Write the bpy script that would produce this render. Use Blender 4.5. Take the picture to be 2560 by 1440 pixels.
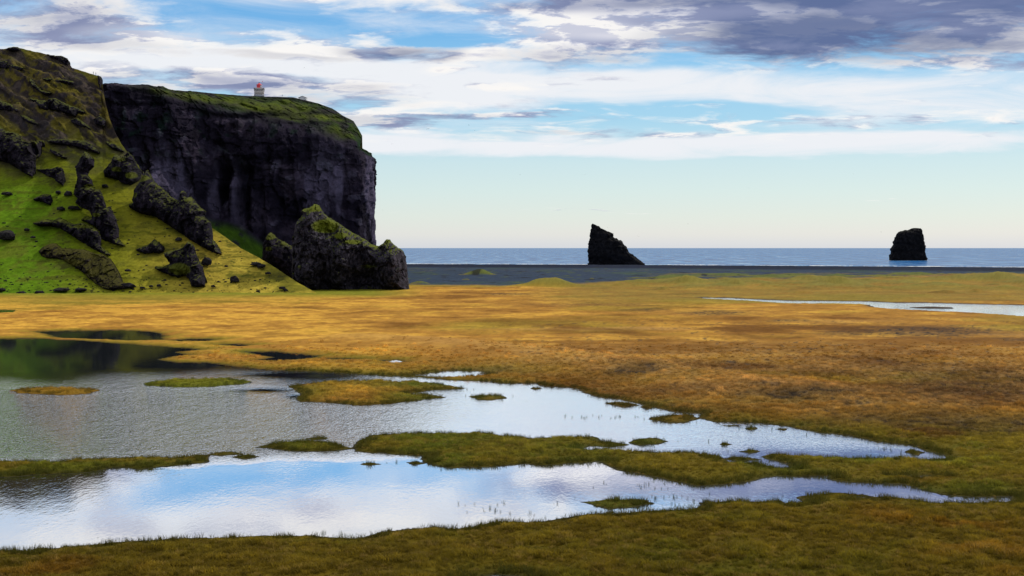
import bpy, math, random
import numpy as np
from mathutils import Vector

random.seed(7)
rng = np.random.default_rng(11)
SC = bpy.context.scene
COL = SC.collection
for o in list(bpy.data.objects):
    bpy.data.objects.remove(o)

# ------------------------------------------------------------------ camera, sky, sun, exposure
FPX = 3200.0                       # focal length in pixels of the 2560 wide photograph
PITCH = math.atan(101.0 / FPX)
CAM_Z = 20.0
CP, SP = math.cos(PITCH), math.sin(PITCH)

cam = bpy.data.cameras.new('camera')
cam.sensor_width = 36.0
cam.lens = 45.0
cam.clip_start = 0.5
cam.clip_end = 90000.0
camo = bpy.data.objects.new('camera', cam)
camo.location = (0, 0, CAM_Z)
camo.rotation_euler = (math.pi / 2 - PITCH, 0, 0)
COL.objects.link(camo)
SC.camera = camo

SC.view_settings.view_transform = 'Standard'
SC.view_settings.look = 'None'
SC.view_settings.exposure = 0.0
SC.view_settings.gamma = 1.0
SC.view_settings.use_curve_mapping = False
SC.cycles.max_bounces = 6
SC.cycles.sample_clamp_indirect = 3.0
SC.cycles.sample_clamp_direct = 6.0

SUN_AZ = 42.0      # degrees to the right of the view axis
SUN_EL = 41.0
SKY_STRENGTH = 0.1
SUN_STRENGTH = 3.6

sun = bpy.data.lights.new('sun', 'SUN')
sun.energy = SUN_STRENGTH
sun.angle = math.radians(0.5)
sun.color = (1.0, 0.93, 0.80)
suno = bpy.data.objects.new('sun', sun)
_a, _e = math.radians(SUN_AZ), math.radians(SUN_EL)
sdir = Vector((math.sin(_a) * math.cos(_e), math.cos(_a) * math.cos(_e), math.sin(_e)))
suno.rotation_euler = sdir.to_track_quat('Z', 'Y').to_euler()
suno.location = (200, 200, 300)
COL.objects.link(suno)


def s2l(c):
    c = np.asarray(c, dtype=float) / 255.0
    return np.where(c <= 0.04045, c / 12.92, ((c + 0.055) / 1.055) ** 2.4)


def rgba(c):
    l = s2l(c)
    return (float(l[0]), float(l[1]), float(l[2]), 1.0)


def te(px, py):
    """photograph pixel -> (x/y, (z-cam)/y) slopes of its ray"""
    a = (np.asarray(px, float) - 1280.0) / FPX
    b = (720.0 - np.asarray(py, float)) / FPX
    d = CP + b * SP
    return a / d, (b * CP - SP) / d


def topx(x, y, z):
    t = x / y
    e = (z - CAM_Z) / y
    b = (e * CP + SP) / (CP - e * SP)
    a = t * (CP + b * SP)
    return 1280 + a * FPX, 720 - b * FPX


def on_plane(px, py, z=0.0):
    t, e = te(px, py)
    y = (z - CAM_Z) / e
    return t * y, y


def at(px, py, y):
    t, e = te(px, py)
    return t * y, y, CAM_Z + e * y


class NT:
    """small helper to write node trees"""
    def __init__(self, tree):
        self.t = tree
        self.n = tree.nodes
        self.l = tree.links

    def node(self, kind, **kw):
        n = self.n.new(kind)
        for k, v in kw.items():
            setattr(n, k, v)
        return n

    def put(self, sock, v):
        if v is None:
            return
        if hasattr(v, 'is_output'):
            self.l.new(v, sock)
        else:
            sock.default_value = v

    def math(self, op, a=None, b=None, c=None, clamp=False):
        n = self.node('ShaderNodeMath', operation=op)
        n.use_clamp = clamp
        self.put(n.inputs[0], a); self.put(n.inputs[1], b); self.put(n.inputs[2], c)
        return n.outputs[0]

    def vmath(self, op, a=None, b=None):
        n = self.node('ShaderNodeVectorMath', operation=op)
        self.put(n.inputs[0], a); self.put(n.inputs[1], b)
        return n.outputs['Value'] if op in ('LENGTH', 'DOT_PRODUCT', 'DISTANCE') else n.outputs[0]

    def mix(self, f, a, b, mode='MIX'):
        n = self.node('ShaderNodeMix', data_type='RGBA', blend_type=mode)
        self.put(n.inputs[0], f); self.put(n.inputs[6], a); self.put(n.inputs[7], b)
        return n.outputs[2]

    def noise(self, vec, scale, detail=4.0, rough=0.55, dist=0.0, out=0):
        n = self.node('ShaderNodeTexNoise')
        self.put(n.inputs['Vector'], vec)
        n.inputs['Scale'].default_value = scale
        n.inputs['Detail'].default_value = detail
        n.inputs['Roughness'].default_value = rough
        n.inputs['Distortion'].default_value = dist
        return n.outputs[out]

    def smooth(self, v, a, b, c=0.0, d=1.0):
        n = self.node('ShaderNodeMapRange', interpolation_type='SMOOTHSTEP')
        self.put(n.inputs[0], v)
        for i, k in zip((1, 2, 3, 4), (a, b, c, d)):
            n.inputs[i].default_value = k
        return n.outputs[0]

    def ramp(self, v, stops, interp='LINEAR'):
        n = self.node('ShaderNodeValToRGB')
        cr = n.color_ramp
        cr.interpolation = interp
        while len(cr.elements) < len(stops):
            cr.elements.new(0.5)
        for el, (p, c) in zip(cr.elements, stops):
            el.position = p
            el.color = c
        self.put(n.inputs[0], v)
        return n.outputs[0]

    def xyz(self, x, y, z):
        n = self.node('ShaderNodeCombineXYZ')
        self.put(n.inputs[0], x); self.put(n.inputs[1], y); self.put(n.inputs[2], z)
        return n.outputs[0]


def build_world():
    w = bpy.data.worlds.new('World')
    SC.world = w
    w.use_nodes = True
    t = NT(w.node_tree)
    for n in list(t.n):
        t.n.remove(n)
    out = t.node('ShaderNodeOutputWorld')
    bg = t.node('ShaderNodeBackground')
    bg.inputs[1].default_value = SKY_STRENGTH
    t.l.new(bg.outputs[0], out.inputs[0])
    sky = t.node('ShaderNodeTexSky', sky_type='NISHITA')
    sky.sun_disc = False
    sky.sun_elevation = math.radians(SUN_EL)
    sky.sun_rotation = math.radians(SUN_AZ)
    sky.air_density = 1.0
    sky.dust_density = 0.6
    sky.ozone_density = 1.5
    tc = t.node('ShaderNodeTexCoord')
    d = t.vmath('NORMALIZE', tc.outputs['Generated'])
    sep = t.node('ShaderNodeSeparateXYZ')
    t.l.new(d, sep.inputs[0])
    X, Y, Z = sep.outputs
    az = t.math('ARCTAN2', X, Y)
    el = t.math('ARCSINE', Z)
    Zp = t.math('MAXIMUM', Z, 0.0)
    z1 = t.math('ADD', Zp, 0.10)
    z2 = t.math('ADD', Zp, 0.113)

    def plane(zc):
        return t.xyz(t.math('MULTIPLY', t.math('DIVIDE', X, zc), 0.80), t.math('DIVIDE', Y, zc), 0.0)
    p1, p2 = plane(z1), plane(z2)
    base_vec = t.xyz(az, el, 0.0)
    wv = t.noise(p1, 2.2, 3, 0.6, out=1)
    wv = t.vmath('SUBTRACT', wv, (0.5, 0.5, 0.5))
    wv = t.vmath('MULTIPLY', wv, (0.09, 0.022, 0.0))
    W = t.vmath('ADD', base_vec, wv)

    def ell(items, vec=W):
        total = None
        for cx, cy, rx, ry, wgt in items:
            a, e = te(cx, cy)
            caz = math.atan(float(a))
            cel = math.atan(float(e) * math.cos(caz))
            q = t.vmath('SUBTRACT', vec, (caz, cel, 0.0))
            q = t.vmath('MULTIPLY', q, (FPX / rx, FPX / ry, 0.0))
            L = t.vmath('LENGTH', q)
            s = t.smooth(L, 1.25, 0.35, 0.0, wgt)
            total = s if total is None else t.math('ADD', total, s)
        return total

    # clear air
    K = 1.0 / SKY_STRENGTH

    def c(col, k=1.0):
        l = s2l(col) * K * k
        return (float(l[0]), float(l[1]), float(l[2]), 1.0)
    eln = t.math('MULTIPLY', el, 1.0 / 0.8, clamp=True)

    def pos(py):
        return (619 - py) / FPX / 0.8
    clear = t.ramp(eln, [
        (0.0, rgba((214, 220, 230))), (pos(585), rgba((228, 230, 228))), (pos(545), rgba((224, 234, 229))),
        (pos(480), rgba((214, 234, 234))), (pos(405), rgba((202, 229, 237))), (pos(300), rgba((160, 212, 240))),
        (pos(180), rgba((138, 200, 240))), (pos(70), rgba((100, 176, 234))), (pos(-60), rgba((110, 176, 232))),
        (0.55, rgba((36, 96, 178))), (1.0, rgba((26, 66, 140)))])
    clear = t.vmath('MULTIPLY', clear, (K, K, K))
    base = t.mix(0.85, sky.outputs[0], clear)

    # thin high veil
    st = t.vmath('MULTIPLY', p1, (1.0, 1.0, 1.0))
    vn = t.noise(st, 1.9, 8, 0.66, 0.9)
    veil_b = ell([(1750, 372, 1300, 34, .62), (1500, 220, 700, 60, .40), (2300, 250, 500, 70, .30),
                  (350, 120, 500, 110, .15), (620, 165, 420, 32, .55), (300, 150, 300, 30, .4),
                  (1100, 190, 300, 70, .45), (900, 345, 300, 30, .45), (1700, 290, 420, 28, -.42),
                  (1500, 172, 400, 16, -.2), (1090, 105, 200, 22, -.2), (700, 45, 300, 34, .02), (700, -70, 900, 70, .35)])
    veil_h = t.math('ADD', t.smooth(el, (619 - 440) / FPX, (619 - 340) / FPX, -0.6, 0.0), t.smooth(el, (619 - 10) / FPX, (619 + 120) / FPX, 0.0, 0.40))
    veil = t.smooth(t.math('ADD', t.math('ADD', vn, veil_b), veil_h), 0.34, 1.02)
    s1 = t.mix(veil, base, c((238, 241, 246)))

    # cumulus
    n1a = t.noise(p1, 3.9, 10, 0.62, 0.35)
    n2a = t.noise(p2, 3.9, 10, 0.62, 0.35)
    n1 = t.math('MULTIPLY_ADD', n1a, 1.55, -0.275)
    n2 = t.math('MULTIPLY_ADD', n2a, 1.55, -0.275)
    cum = ell([(230, 95, 300, 55, .20), (700, 118, 330, 48, .26), (60, 40, 330, 90, .26), (1000, 135, 260, 22, .22),
               (480, 205, 340, 38, .30), (800, 228, 280, 44, .26), (950, 290, 460, 26, .28), (1480, 78, 330, 80, .26),
               (1500, 100, 620, 60, .12), (2230, 50, 640, 105, .48), (1750, 8, 620, 34, .34), (1560, 333, 320, 15, .22),
               (1250, 290, 260, 12, .2), (2140, 305, 240, 20, .22), (1230, 215, 120, 12, .2), (2530, 305, 60, 14, .2),
               (1130, 170, 36, 9, .25), (1850, 316, 60, 10, .2), (1480, 205, 110, 6, .16), (1480, 228, 90, 5, .16),
               (1400, 526, 240, 4, .34), (2250, 506, 200, 3, .3), (2350, 165, 300, 24, .2),
               (720, 42, 300, 30, -.15), (700, -60, 900, 60, .14), (1090, 102, 170, 16, -.24), (600, 170, 300, 20, -.1), (1950, 225, 560, 50, -.16)])
    low = t.math('ADD', t.smooth(el, (619 - 400) / FPX, (619 - 330) / FPX, -0.30, 0.0), t.smooth(el, (619 - 0) / FPX, (619 + 100) / FPX, 0.0, 0.06))
    dens = t.math('ADD', t.math('ADD', n1, cum), low)
    mask = t.smooth(dens, 0.48, 0.88)
    lit = t.math('MULTIPLY_ADD', t.math('SUBTRACT', n1, n2), 5.6, 0.53, clamp=True)
    lit = t.math('SUBTRACT', lit, t.smooth(dens, 0.75, 1.15, 0.0, 0.45), clamp=True)
    lit = t.math('ADD', lit, ell([(640, 112, 260, 36, .45), (480, 88, 200, 30, .2), (870, 110, 70, 30, .4),
                                  (1420, 70, 260, 45, .5), (1700, 90, 200, 26, .45), (330, 90, 160, 34, .35),
                                  (1030, 125, 120, 10, .4)]), clamp=True)
    ccol = t.ramp(lit, [(0.0, rgba((150, 156, 188))), (0.35, rgba((190, 194, 214))), (0.6, rgba((216, 216, 228))),
                        (0.9, rgba((252, 249, 246)))])
    ccol = t.vmath('MULTIPLY', ccol, (K, K, K))
    dark = ell([(2350, 50, 640, 112, .92), (1900, 95, 330, 60, .55), (1750, 0, 620, 26, .75), (1500, 145, 330, 22, .45),
                (1950, 140, 260, 20, .6), (985, 132, 140, 24, .75), (50, 40, 300, 70, .45), (260, 120, 220, 20, .35),
                (450, 210, 300, 26, .42), (800, 228, 260, 30, .36), (640, 148, 300, 10, .4), (950, 294, 400, 18, .45), (1400, 333, 160, 9, .3)])
    dn = t.noise(p1, 3.3, 6, 0.6, 0.4)
    darkf = t.math('MULTIPLY', dark, t.math('MULTIPLY_ADD', dn, 1.9, -0.15), clamp=True)
    ccol = t.mix(t.math('MULTIPLY', darkf, 0.90), ccol, c((86, 102, 146)))
    s2 = t.mix(t.math('MULTIPLY', mask, 0.96), s1, ccol)
    t.l.new(s2, bg.inputs[0])


build_world()

# ------------------------------------------------------------------ numeric noise
_perm = rng.permutation(256).astype(np.int32)
_perm = np.concatenate([_perm, _perm, _perm])
_g3 = rng.normal(size=(256, 3)).astype(np.float32)
_g3 /= np.linalg.norm(_g3, axis=1, keepdims=True)


def pn(x, y, z=None):
    x = np.asarray(x, np.float32); y = np.asarray(y, np.float32)
    z = np.zeros_like(x) + 0.37 if z is None else np.asarray(z, np.float32)
    x, y, z = np.broadcast_arrays(x, y, z)
    xi = np.floor(x).astype(np.int32); yi = np.floor(y).astype(np.int32); zi = np.floor(z).astype(np.int32)
    xf = x - xi; yf = y - yi; zf = z - zi
    u = xf * xf * xf * (xf * (xf * 6 - 15) + 10)
    v = yf * yf * yf * (yf * (yf * 6 - 15) + 10)
    w = zf * zf * zf * (zf * (zf * 6 - 15) + 10)
    res = 0
    for dx in (0, 1):
        px_ = _perm[(xi + dx) & 255]
        wx = u if dx else 1 - u
        for dy in (0, 1):
            py_ = _perm[(px_ + yi + dy) & 255]
            wy = wx * (v if dy else 1 - v)
            for dz in (0, 1):
                g = _g3[_perm[(py_ + zi + dz) & 255]]
                dot = g[..., 0] * (xf - dx) + g[..., 1] * (yf - dy) + g[..., 2] * (zf - dz)
                res = res + dot * wy * (w if dz else 1 - w)
    return res * 1.6


def fbm(x, y, z=None, octv=4, lac=2.03, gain=0.5):
    s = 0; a = 1.0; f = 1.0; tot = 0
    for i in range(octv):
        s = s + a * pn(x * f + 17.3 * i, y * f - 9.1 * i, None if z is None else z * f + 3.7 * i)
        tot += a; a *= gain; f *= lac
    return s / tot


def ridged(x, y, z=None, octv=4, lac=2.1, gain=0.55):
    s = 0; a = 1.0; f = 1.0; tot = 0
    for i in range(octv):
        s = s + a * (1 - 2.2 * np.abs(pn(x * f + 7.3 * i, y * f - 5.1 * i, None if z is None else z * f + 2.7 * i)))
        tot += a; a *= gain; f *= lac
    return s / tot


_cj = rng.random((256, 4)).astype(np.float32)


def cells(x, y, z):
    """blocky cell noise: a random value per cell, and the distance to the cell's seed"""
    x = np.asarray(x, np.float32); y = np.asarray(y, np.float32); z = np.asarray(z, np.float32)
    xi = np.floor(x).astype(np.int32); yi = np.floor(y).astype(np.int32); zi = np.floor(z).astype(np.int32)
    best = np.full(x.shape, 9.0, np.float32); val = np.zeros(x.shape, np.float32)
    for dx in (-1, 0, 1):
        for dy in (-1, 0, 1):
            for dz in (-1, 0, 1):
                h = _perm[_perm[_perm[(xi + dx) & 255] + ((yi + dy) & 255)] + ((zi + dz) & 255)]
                j = _cj[h]
                d = (xi + dx + j[..., 0] - x) ** 2 + (yi + dy + j[..., 1] - y) ** 2 + (zi + dz + j[..., 2] - z) ** 2
                b = d < best
                best = np.where(b, d, best); val = np.where(b, j[..., 3], val)
    return val, np.sqrt(best)


def sst(v, a, b):
    k = np.clip((v - a) / (b - a), 0, 1)
    return k * k * (3 - 2 * k)


def grid_mesh(name, x, y, z, mat, cols=None, attrs=None, smooth=True, keep=None, wrap=False):
    """link one object made of a grid of points; keep = optional boolean per face"""
    R, Cn = x.shape
    co = np.stack([x, y, z], -1).reshape(-1, 3).astype(np.float32)
    idx = np.arange(R * Cn, dtype=np.int32).reshape(R, Cn)
    if wrap:
        nx = np.roll(idx, -1, axis=1)
        f = np.stack([idx[:-1], nx[:-1], nx[1:], idx[1:]], -1).reshape(-1, 4)
    else:
        f = np.stack([idx[:-1, :-1], idx[:-1, 1:], idx[1:, 1:], idx[1:, :-1]], -1).reshape(-1, 4)
    if keep is not None:
        f = f[keep.reshape(-1)]
    cl = cols.reshape(-1, 3) if cols is not None else None
    at_ = {k: v.reshape(-1) for k, v in (attrs or {}).items()}
    if keep is not None:
        used = np.zeros(len(co), bool); used[f.reshape(-1)] = True
        remap = np.cumsum(used).astype(np.int32) - 1
        co = co[used]; f = remap[f]
        if cl is not None: cl = cl[used]
        at_ = {k: v[used] for k, v in at_.items()}
    return raw_mesh(name, co, f, mat, cl, at_, smooth)


def raw_mesh(name, co, f, mat, cl=None, attrs=None, smooth=True, parent=None):
    me = bpy.data.meshes.new(name)
    nf = len(f)
    k = f.shape[1]
    me.vertices.add(len(co)); me.vertices.foreach_set('co', np.ascontiguousarray(co, np.float32).reshape(-1))
    me.loops.add(nf * k); me.loops.foreach_set('vertex_index', np.ascontiguousarray(f, np.int32).reshape(-1))
    me.polygons.add(nf)
    me.polygons.foreach_set('loop_start', np.arange(nf, dtype=np.int32) * k)
    me.polygons.foreach_set('loop_total', np.full(nf, k, np.int32))
    if smooth:
        me.polygons.foreach_set('use_smooth', np.ones(nf, bool))
    me.update(calc_edges=True)
    if cl is not None:
        a = me.attributes.new('col', 'FLOAT_COLOR', 'POINT')
        a.data.foreach_set('color', np.concatenate([cl, np.ones((len(cl), 1))], 1).astype(np.float32).reshape(-1))
    for kk, v in (attrs or {}).items():
        a = me.attributes.new(kk, 'FLOAT', 'POINT')
        a.data.foreach_set('value', v.astype(np.float32))
    if mat is not None:
        me.materials.append(mat)
    o = bpy.data.objects.new(name, me)
    COL.objects.link(o)
    if parent is not None:
        o.parent = parent
    return o


def tag(o, label=None, cat=None, group=None, kind=None):
    if label: o['label'] = label
    if cat: o['category'] = cat
    if group: o['group'] = group
    if kind: o['kind'] = kind
    return o


# ------------------------------------------------------------------ materials
def new_mat(name):
    m = bpy.data.materials.new(name)
    m.use_nodes = True
    t = NT(m.node_tree)
    b = m.node_tree.nodes['Principled BSDF']
    return m, t, b


def mat_turf(name, vary=0.45, bump=0.35, s1=1.2, s2=6.0, bdist=0.15):
    m, t, b = new_mat(name)
    g = t.node('ShaderNodeNewGeometry')
    p = g.outputs['Position']
    a = t.node('ShaderNodeAttribute', attribute_name='col')
    n1 = t.noise(p, s1, 6, 0.65)
    n2 = t.noise(p, s2, 4, 0.7)
    k = t.math('ADD', t.math('MULTIPLY_ADD', n1, 2.2 * vary, 1.0 - 1.1 * vary), t.math('MULTIPLY_ADD', n2, vary, -0.5 * vary))
    k = t.math('MAXIMUM', k, 0.15)
    col = t.vmath('MULTIPLY', a.outputs['Color'], t.xyz(k, k, k))
    t.l.new(col, b.inputs['Base Color'])
    b.inputs['Roughness'].default_value = 0.95
    b.inputs['Specular IOR Level'].default_value = 0.02
    bp = t.node('ShaderNodeBump')
    bp.inputs['Strength'].default_value = bump
    bp.inputs['Distance'].default_value = bdist
    h = t.math('ADD', n1, t.math('MULTIPLY', n2, 0.4))
    t.l.new(h, bp.inputs['Height'])
    t.l.new(bp.outputs[0], b.inputs['Normal'])
    return m


def mat_rock(name, dark, light, moss, scale=0.35, moss_lo=0.45, moss_hi=0.75, fleck=0.35, bdist=1.2, mossn=0.5):
    m, t, b = new_mat(name)
    g = t.node('ShaderNodeNewGeometry')
    p = g.outputs['Position']
    n1 = t.noise(p, scale, 8, 0.68)
    n2 = t.noise(p, scale * 5, 5, 0.7)
    f = t.smooth(n1, 0.40, 0.66)
    col = t.mix(f, dark + (1,), light + (1,))
    fl = t.smooth(n2, 0.56, 0.72, 0.0, fleck)
    l2 = tuple(min(1, c * 2.6) for c in light) + (1,)
    col = t.mix(fl, col, l2)
    cr = t.smooth(n2, 0.30, 0.46, 0.30, 1.0)
    col = t.vmath('MULTIPLY', col, t.xyz(cr, cr, cr))
    sp = t.node('ShaderNodeSeparateXYZ')
    t.l.new(g.outputs['Normal'], sp.inputs[0])
    nz = t.math('ADD', sp.outputs[2], t.math('MULTIPLY_ADD', n1, mossn, -0.5 * mossn))
    mm = t.smooth(nz, moss_lo, moss_hi)
    ma = t.node('ShaderNodeAttribute', attribute_name='moss')
    mm = t.math('MAXIMUM', mm, t.smooth(t.math('ADD', ma.outputs['Fac'], t.math('MULTIPLY_ADD', n1, 0.8, -0.4)), 0.35, 0.6))
    mc = t.mix(t.smooth(n2, 0.3, 0.7), tuple(0.45 * c for c in moss) + (1,), moss + (1,))
    col = t.mix(mm, col, mc)
    t.l.new(col, b.inputs['Base Color'])
    b.inputs['Roughness'].default_value = 0.9
    b.inputs['Specular IOR Level'].default_value = 0.06
    bp = t.node('ShaderNodeBump')
    bp.inputs['Strength'].default_value = 0.8
    bp.inputs['Distance'].default_value = bdist
    vo = t.node('ShaderNodeTexVoronoi')
    t.l.new(p, vo.inputs['Vector'])
    vo.inputs['Scale'].default_value = scale * 2.2
    h = t.math('ADD', t.math('MULTIPLY', vo.outputs[0], 0.25), t.math('ADD', n1, t.math('MULTIPLY', n2, 0.7)))
    t.l.new(h, bp.inputs['Height'])
    t.l.new(bp.outputs[0], b.inputs['Normal'])
    return m


def mat_plain(name, col, rough=0.8, noise=0.15, scale=3.0):
    m, t, b = new_mat(name)
    g = t.node('ShaderNodeNewGeometry')
    n = t.noise(g.outputs['Position'], scale, 4)
    k = t.math('MULTIPLY_ADD', n, 2 * noise, 1 - noise)
    c_ = t.vmath('MULTIPLY', tuple(col), t.xyz(k, k, k))
    t.l.new(c_, b.inputs['Base Color'])
    b.inputs['Roughness'].default_value = rough
    return m


def mat_water(name, deep, scale, dist, refl=0.86, attr=True, rough=0.03, stretch=(1, 1, 1)):
    m, t, b = new_mat(name)
    t.n.remove(b)
    out = [n for n in t.n if n.type == 'OUTPUT_MATERIAL'][0]
    g = t.node('ShaderNodeNewGeometry')
    p = t.vmath('MULTIPLY', g.outputs['Position'], stretch)
    n1 = t.noise(p, scale, 3, 0.6, 0.3)
    n2 = t.noise(p, scale * 0.22, 3, 0.5, 0.5)
    h = t.math('ADD', n1, t.math('MULTIPLY', n2, 1.2))
    if attr:
        a = t.node('ShaderNodeAttribute', attribute_name='ripple')
        h = t.math('MULTIPLY', h, a.outputs['Fac'])
    bp = t.node('ShaderNodeBump')
    bp.inputs['Strength'].default_value = 1.0
    bp.inputs['Distance'].default_value = dist
    t.l.new(h, bp.inputs['Height'])
    gl = t.node('ShaderNodeBsdfGlossy')
    gl.inputs['Roughness'].default_value = rough
    gl.inputs['Color'].default_value = (0.97, 0.98, 1, 1)
    df = t.node('ShaderNodeBsdfDiffuse')
    df.inputs['Color'].default_value = deep + (1,)
    t.l.new(bp.outputs[0], gl.inputs['Normal'])
    lw = t.node('ShaderNodeFresnel')
    lw.inputs['IOR'].default_value = 1.33
    t.l.new(bp.outputs[0], lw.inputs['Normal'])
    f = t.smooth(lw.outputs[0], 0.01, 0.36, 0.05, refl)
    if attr:
        a2 = t.node('ShaderNodeAttribute', attribute_name='gloss')
        f = t.math('MULTIPLY', f, a2.outputs['Fac'])
    mx = t.node('ShaderNodeMixShader')
    t.l.new(f, mx.inputs[0]); t.l.new(df.outputs[0], mx.inputs[1]); t.l.new(gl.outputs[0], mx.inputs[2])
    t.l.new(mx.outputs[0], out.inputs[0])
    return m


M_GROUND = mat_turf('marsh_turf', 0.35, 0.5, 1.1, 5.0, 0.2)
M_HILL = mat_turf('hill_turf', 0.5, 0.8, 0.5, 2.4, 0.6)
M_BASALT = mat_rock('basalt_outcrop', (0.003, 0.0028, 0.005), (0.022, 0.017, 0.030), (0.085, 0.095, 0.012), 0.30, 0.72, 1.0, 0.45)
M_BIGROCK = mat_rock('lichen_basalt', (0.006, 0.005, 0.008), (0.062, 0.054, 0.076), (0.110, 0.130, 0.010), 0.35, 0.66, 0.95, 0.8)
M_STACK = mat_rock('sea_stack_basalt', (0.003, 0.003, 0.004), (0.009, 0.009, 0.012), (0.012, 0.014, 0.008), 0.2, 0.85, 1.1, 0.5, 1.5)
M_BOULDER = mat_rock('boulder_basalt', (0.010, 0.009, 0.011), (0.030, 0.027, 0.032), (0.05, 0.055, 0.01), 1.0, 0.9, 1.1, 0.3, 0.3)
M_LAKE = mat_water('lake_surface', (0.008, 0.010, 0.012), 2.4, 0.42, 0.98, stretch=(1.2, 0.5, 1))
M_SEA = mat_water('sea_surface', (0.020, 0.105, 0.26), 0.10, 3.2, 0.28, False, 0.06, (1, 0.30, 1))

# ------------------------------------------------------------------ shore lines (pixel tracings laid on the z = 0 water level)
def W_(pts):
    a = np.array(pts, float)
    x, y = on_plane(a[:, 0], a[:, 1])
    return np.stack([x, y], 1)


LAKE = [(-160, 846), (0, 847), (110, 846), (150, 850), (186, 850), (300, 859), (380, 865), (443, 869), (510, 874), (440, 880),
        (480, 887), (420, 893), (404, 900), (440, 905), (520, 907), (633, 921), (720, 926), (809, 931), (900, 936), (928, 938),
        (994, 940), (1072, 945), (1123, 951), (1208, 952), (1263, 959), (1337, 958), (1376, 965), (1438, 971), (1492, 992),
        (1558, 999), (1586, 1008), (1667, 1024), (1700, 1030), (1754, 1032), (1750, 1040), (1756, 1047), (1786, 1055), (1894, 1058),
        (1972, 1066), (2050, 1082), (2112, 1088), (2182, 1101), (2290, 1114), (2335, 1130), (2385, 1149), (2330, 1150),
        (2268, 1147), (2147, 1147), (2108, 1147), (2069, 1144), (1933, 1136), (1902, 1142), (1935, 1150), (1972, 1158),
        (1990, 1172), (1940, 1170), (1905, 1160), (1860, 1157), (1817, 1156), (1801, 1146), (1778, 1139), (1723, 1134),
        (1650, 1131), (1578, 1128), (1531, 1126), (1450, 1123), (1470, 1116), (1530, 1117), (1566, 1111), (1500, 1105),
        (1485, 1093), (1364, 1095), (1325, 1097), (1259, 1091), (1208, 1082), (1072, 1085), (936, 1087), (913, 1093),
        (901, 1103), (893, 1113), (889, 1129), (928, 1133), (956, 1131), (983, 1135), (1053, 1139), (1059, 1148), (1072, 1156),
        (1111, 1166), (1146, 1169), (1228, 1166), (1306, 1160), (1352, 1164), (1430, 1157), (1461, 1158), (1512, 1154),
        (1523, 1168), (1570, 1181), (1601, 1187), (1648, 1195), (1700, 1204), (1739, 1213), (1778, 1214), (1856, 1205),
        (1933, 1191), (2023, 1189), (2077, 1189), (2089, 1201), (2139, 1207), (2206, 1209), (2260, 1211), (2307, 1224),
        (2361, 1236), (2439, 1240), (2535, 1240), (2530, 1254), (2478, 1257), (2400, 1260), (2322, 1257), (2280, 1249),
        (2206, 1245), (2182, 1246), (2128, 1236), (2089, 1232), (2050, 1236), (2003, 1244), (2023, 1258), (1957, 1263),
        (1949, 1255), (1894, 1257), (1828, 1255), (1758, 1257), (1747, 1269), (1743, 1275), (1675, 1277), (1539, 1285),
        (1442, 1290), (1364, 1304), (1228, 1308), (1142, 1323), (1072, 1320), (975, 1327), (928, 1341), (878, 1349),
        (830, 1345), (773, 1340), (650, 1341), (510, 1348), (422, 1349), (316, 1356), (211, 1365), (88, 1373), (70, 1379),
        (0, 1379), (-160, 1384)]
PONDS = [
    [(88, 829), (200, 826), (300, 825), (380, 830), (411, 836), (411, 850), (340, 852), (250, 848), (150, 845)],
    [(1018, 938), (1080, 931), (1150, 926), (1195, 929), (1222, 937), (1170, 942), (1100, 943)],
    [(425, 850), (480, 847), (545, 848), (520, 853), (450, 854)],
    [(534, 862), (590, 860), (633, 863), (600, 866)],
    [(615, 880), (680, 879), (740, 884), (800, 890), (770, 897), (690, 903), (640, 901), (690, 893), (640, 888)],
    [(800, 897), (860, 896), (915, 898), (860, 900)],
    [(-90, 774), (0, 773), (46, 776), (30, 782), (-90, 783)],
    [(955, 902), (990, 900), (1020, 904), (985, 906)],
    [(1180, 1450), (1205, 1437), (1240, 1434), (1300, 1438), (1320, 1462)],
    [(2240, 1192), (2290, 1189), (2350, 1191), (2300, 1194)],
    [(2130, 1241), (2180, 1243), (2170, 1248), (2130, 1246)],
]
STREAM = [(1750, 744), (1825, 745), (1874, 748), (1975, 752), (2050, 752.5), (2162, 753.6), (2237, 757), (2312, 757),
          (2462, 761), (2560, 763), (2760, 766), (2760, 800), (2560, 791), (2519, 788), (2444, 782.5), (2350, 779),
          (2237, 773), (2181, 767.5), (2174, 762), (2087, 759), (1975, 759), (1900, 753.6), (1825, 749.5), (1769, 747)]
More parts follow.
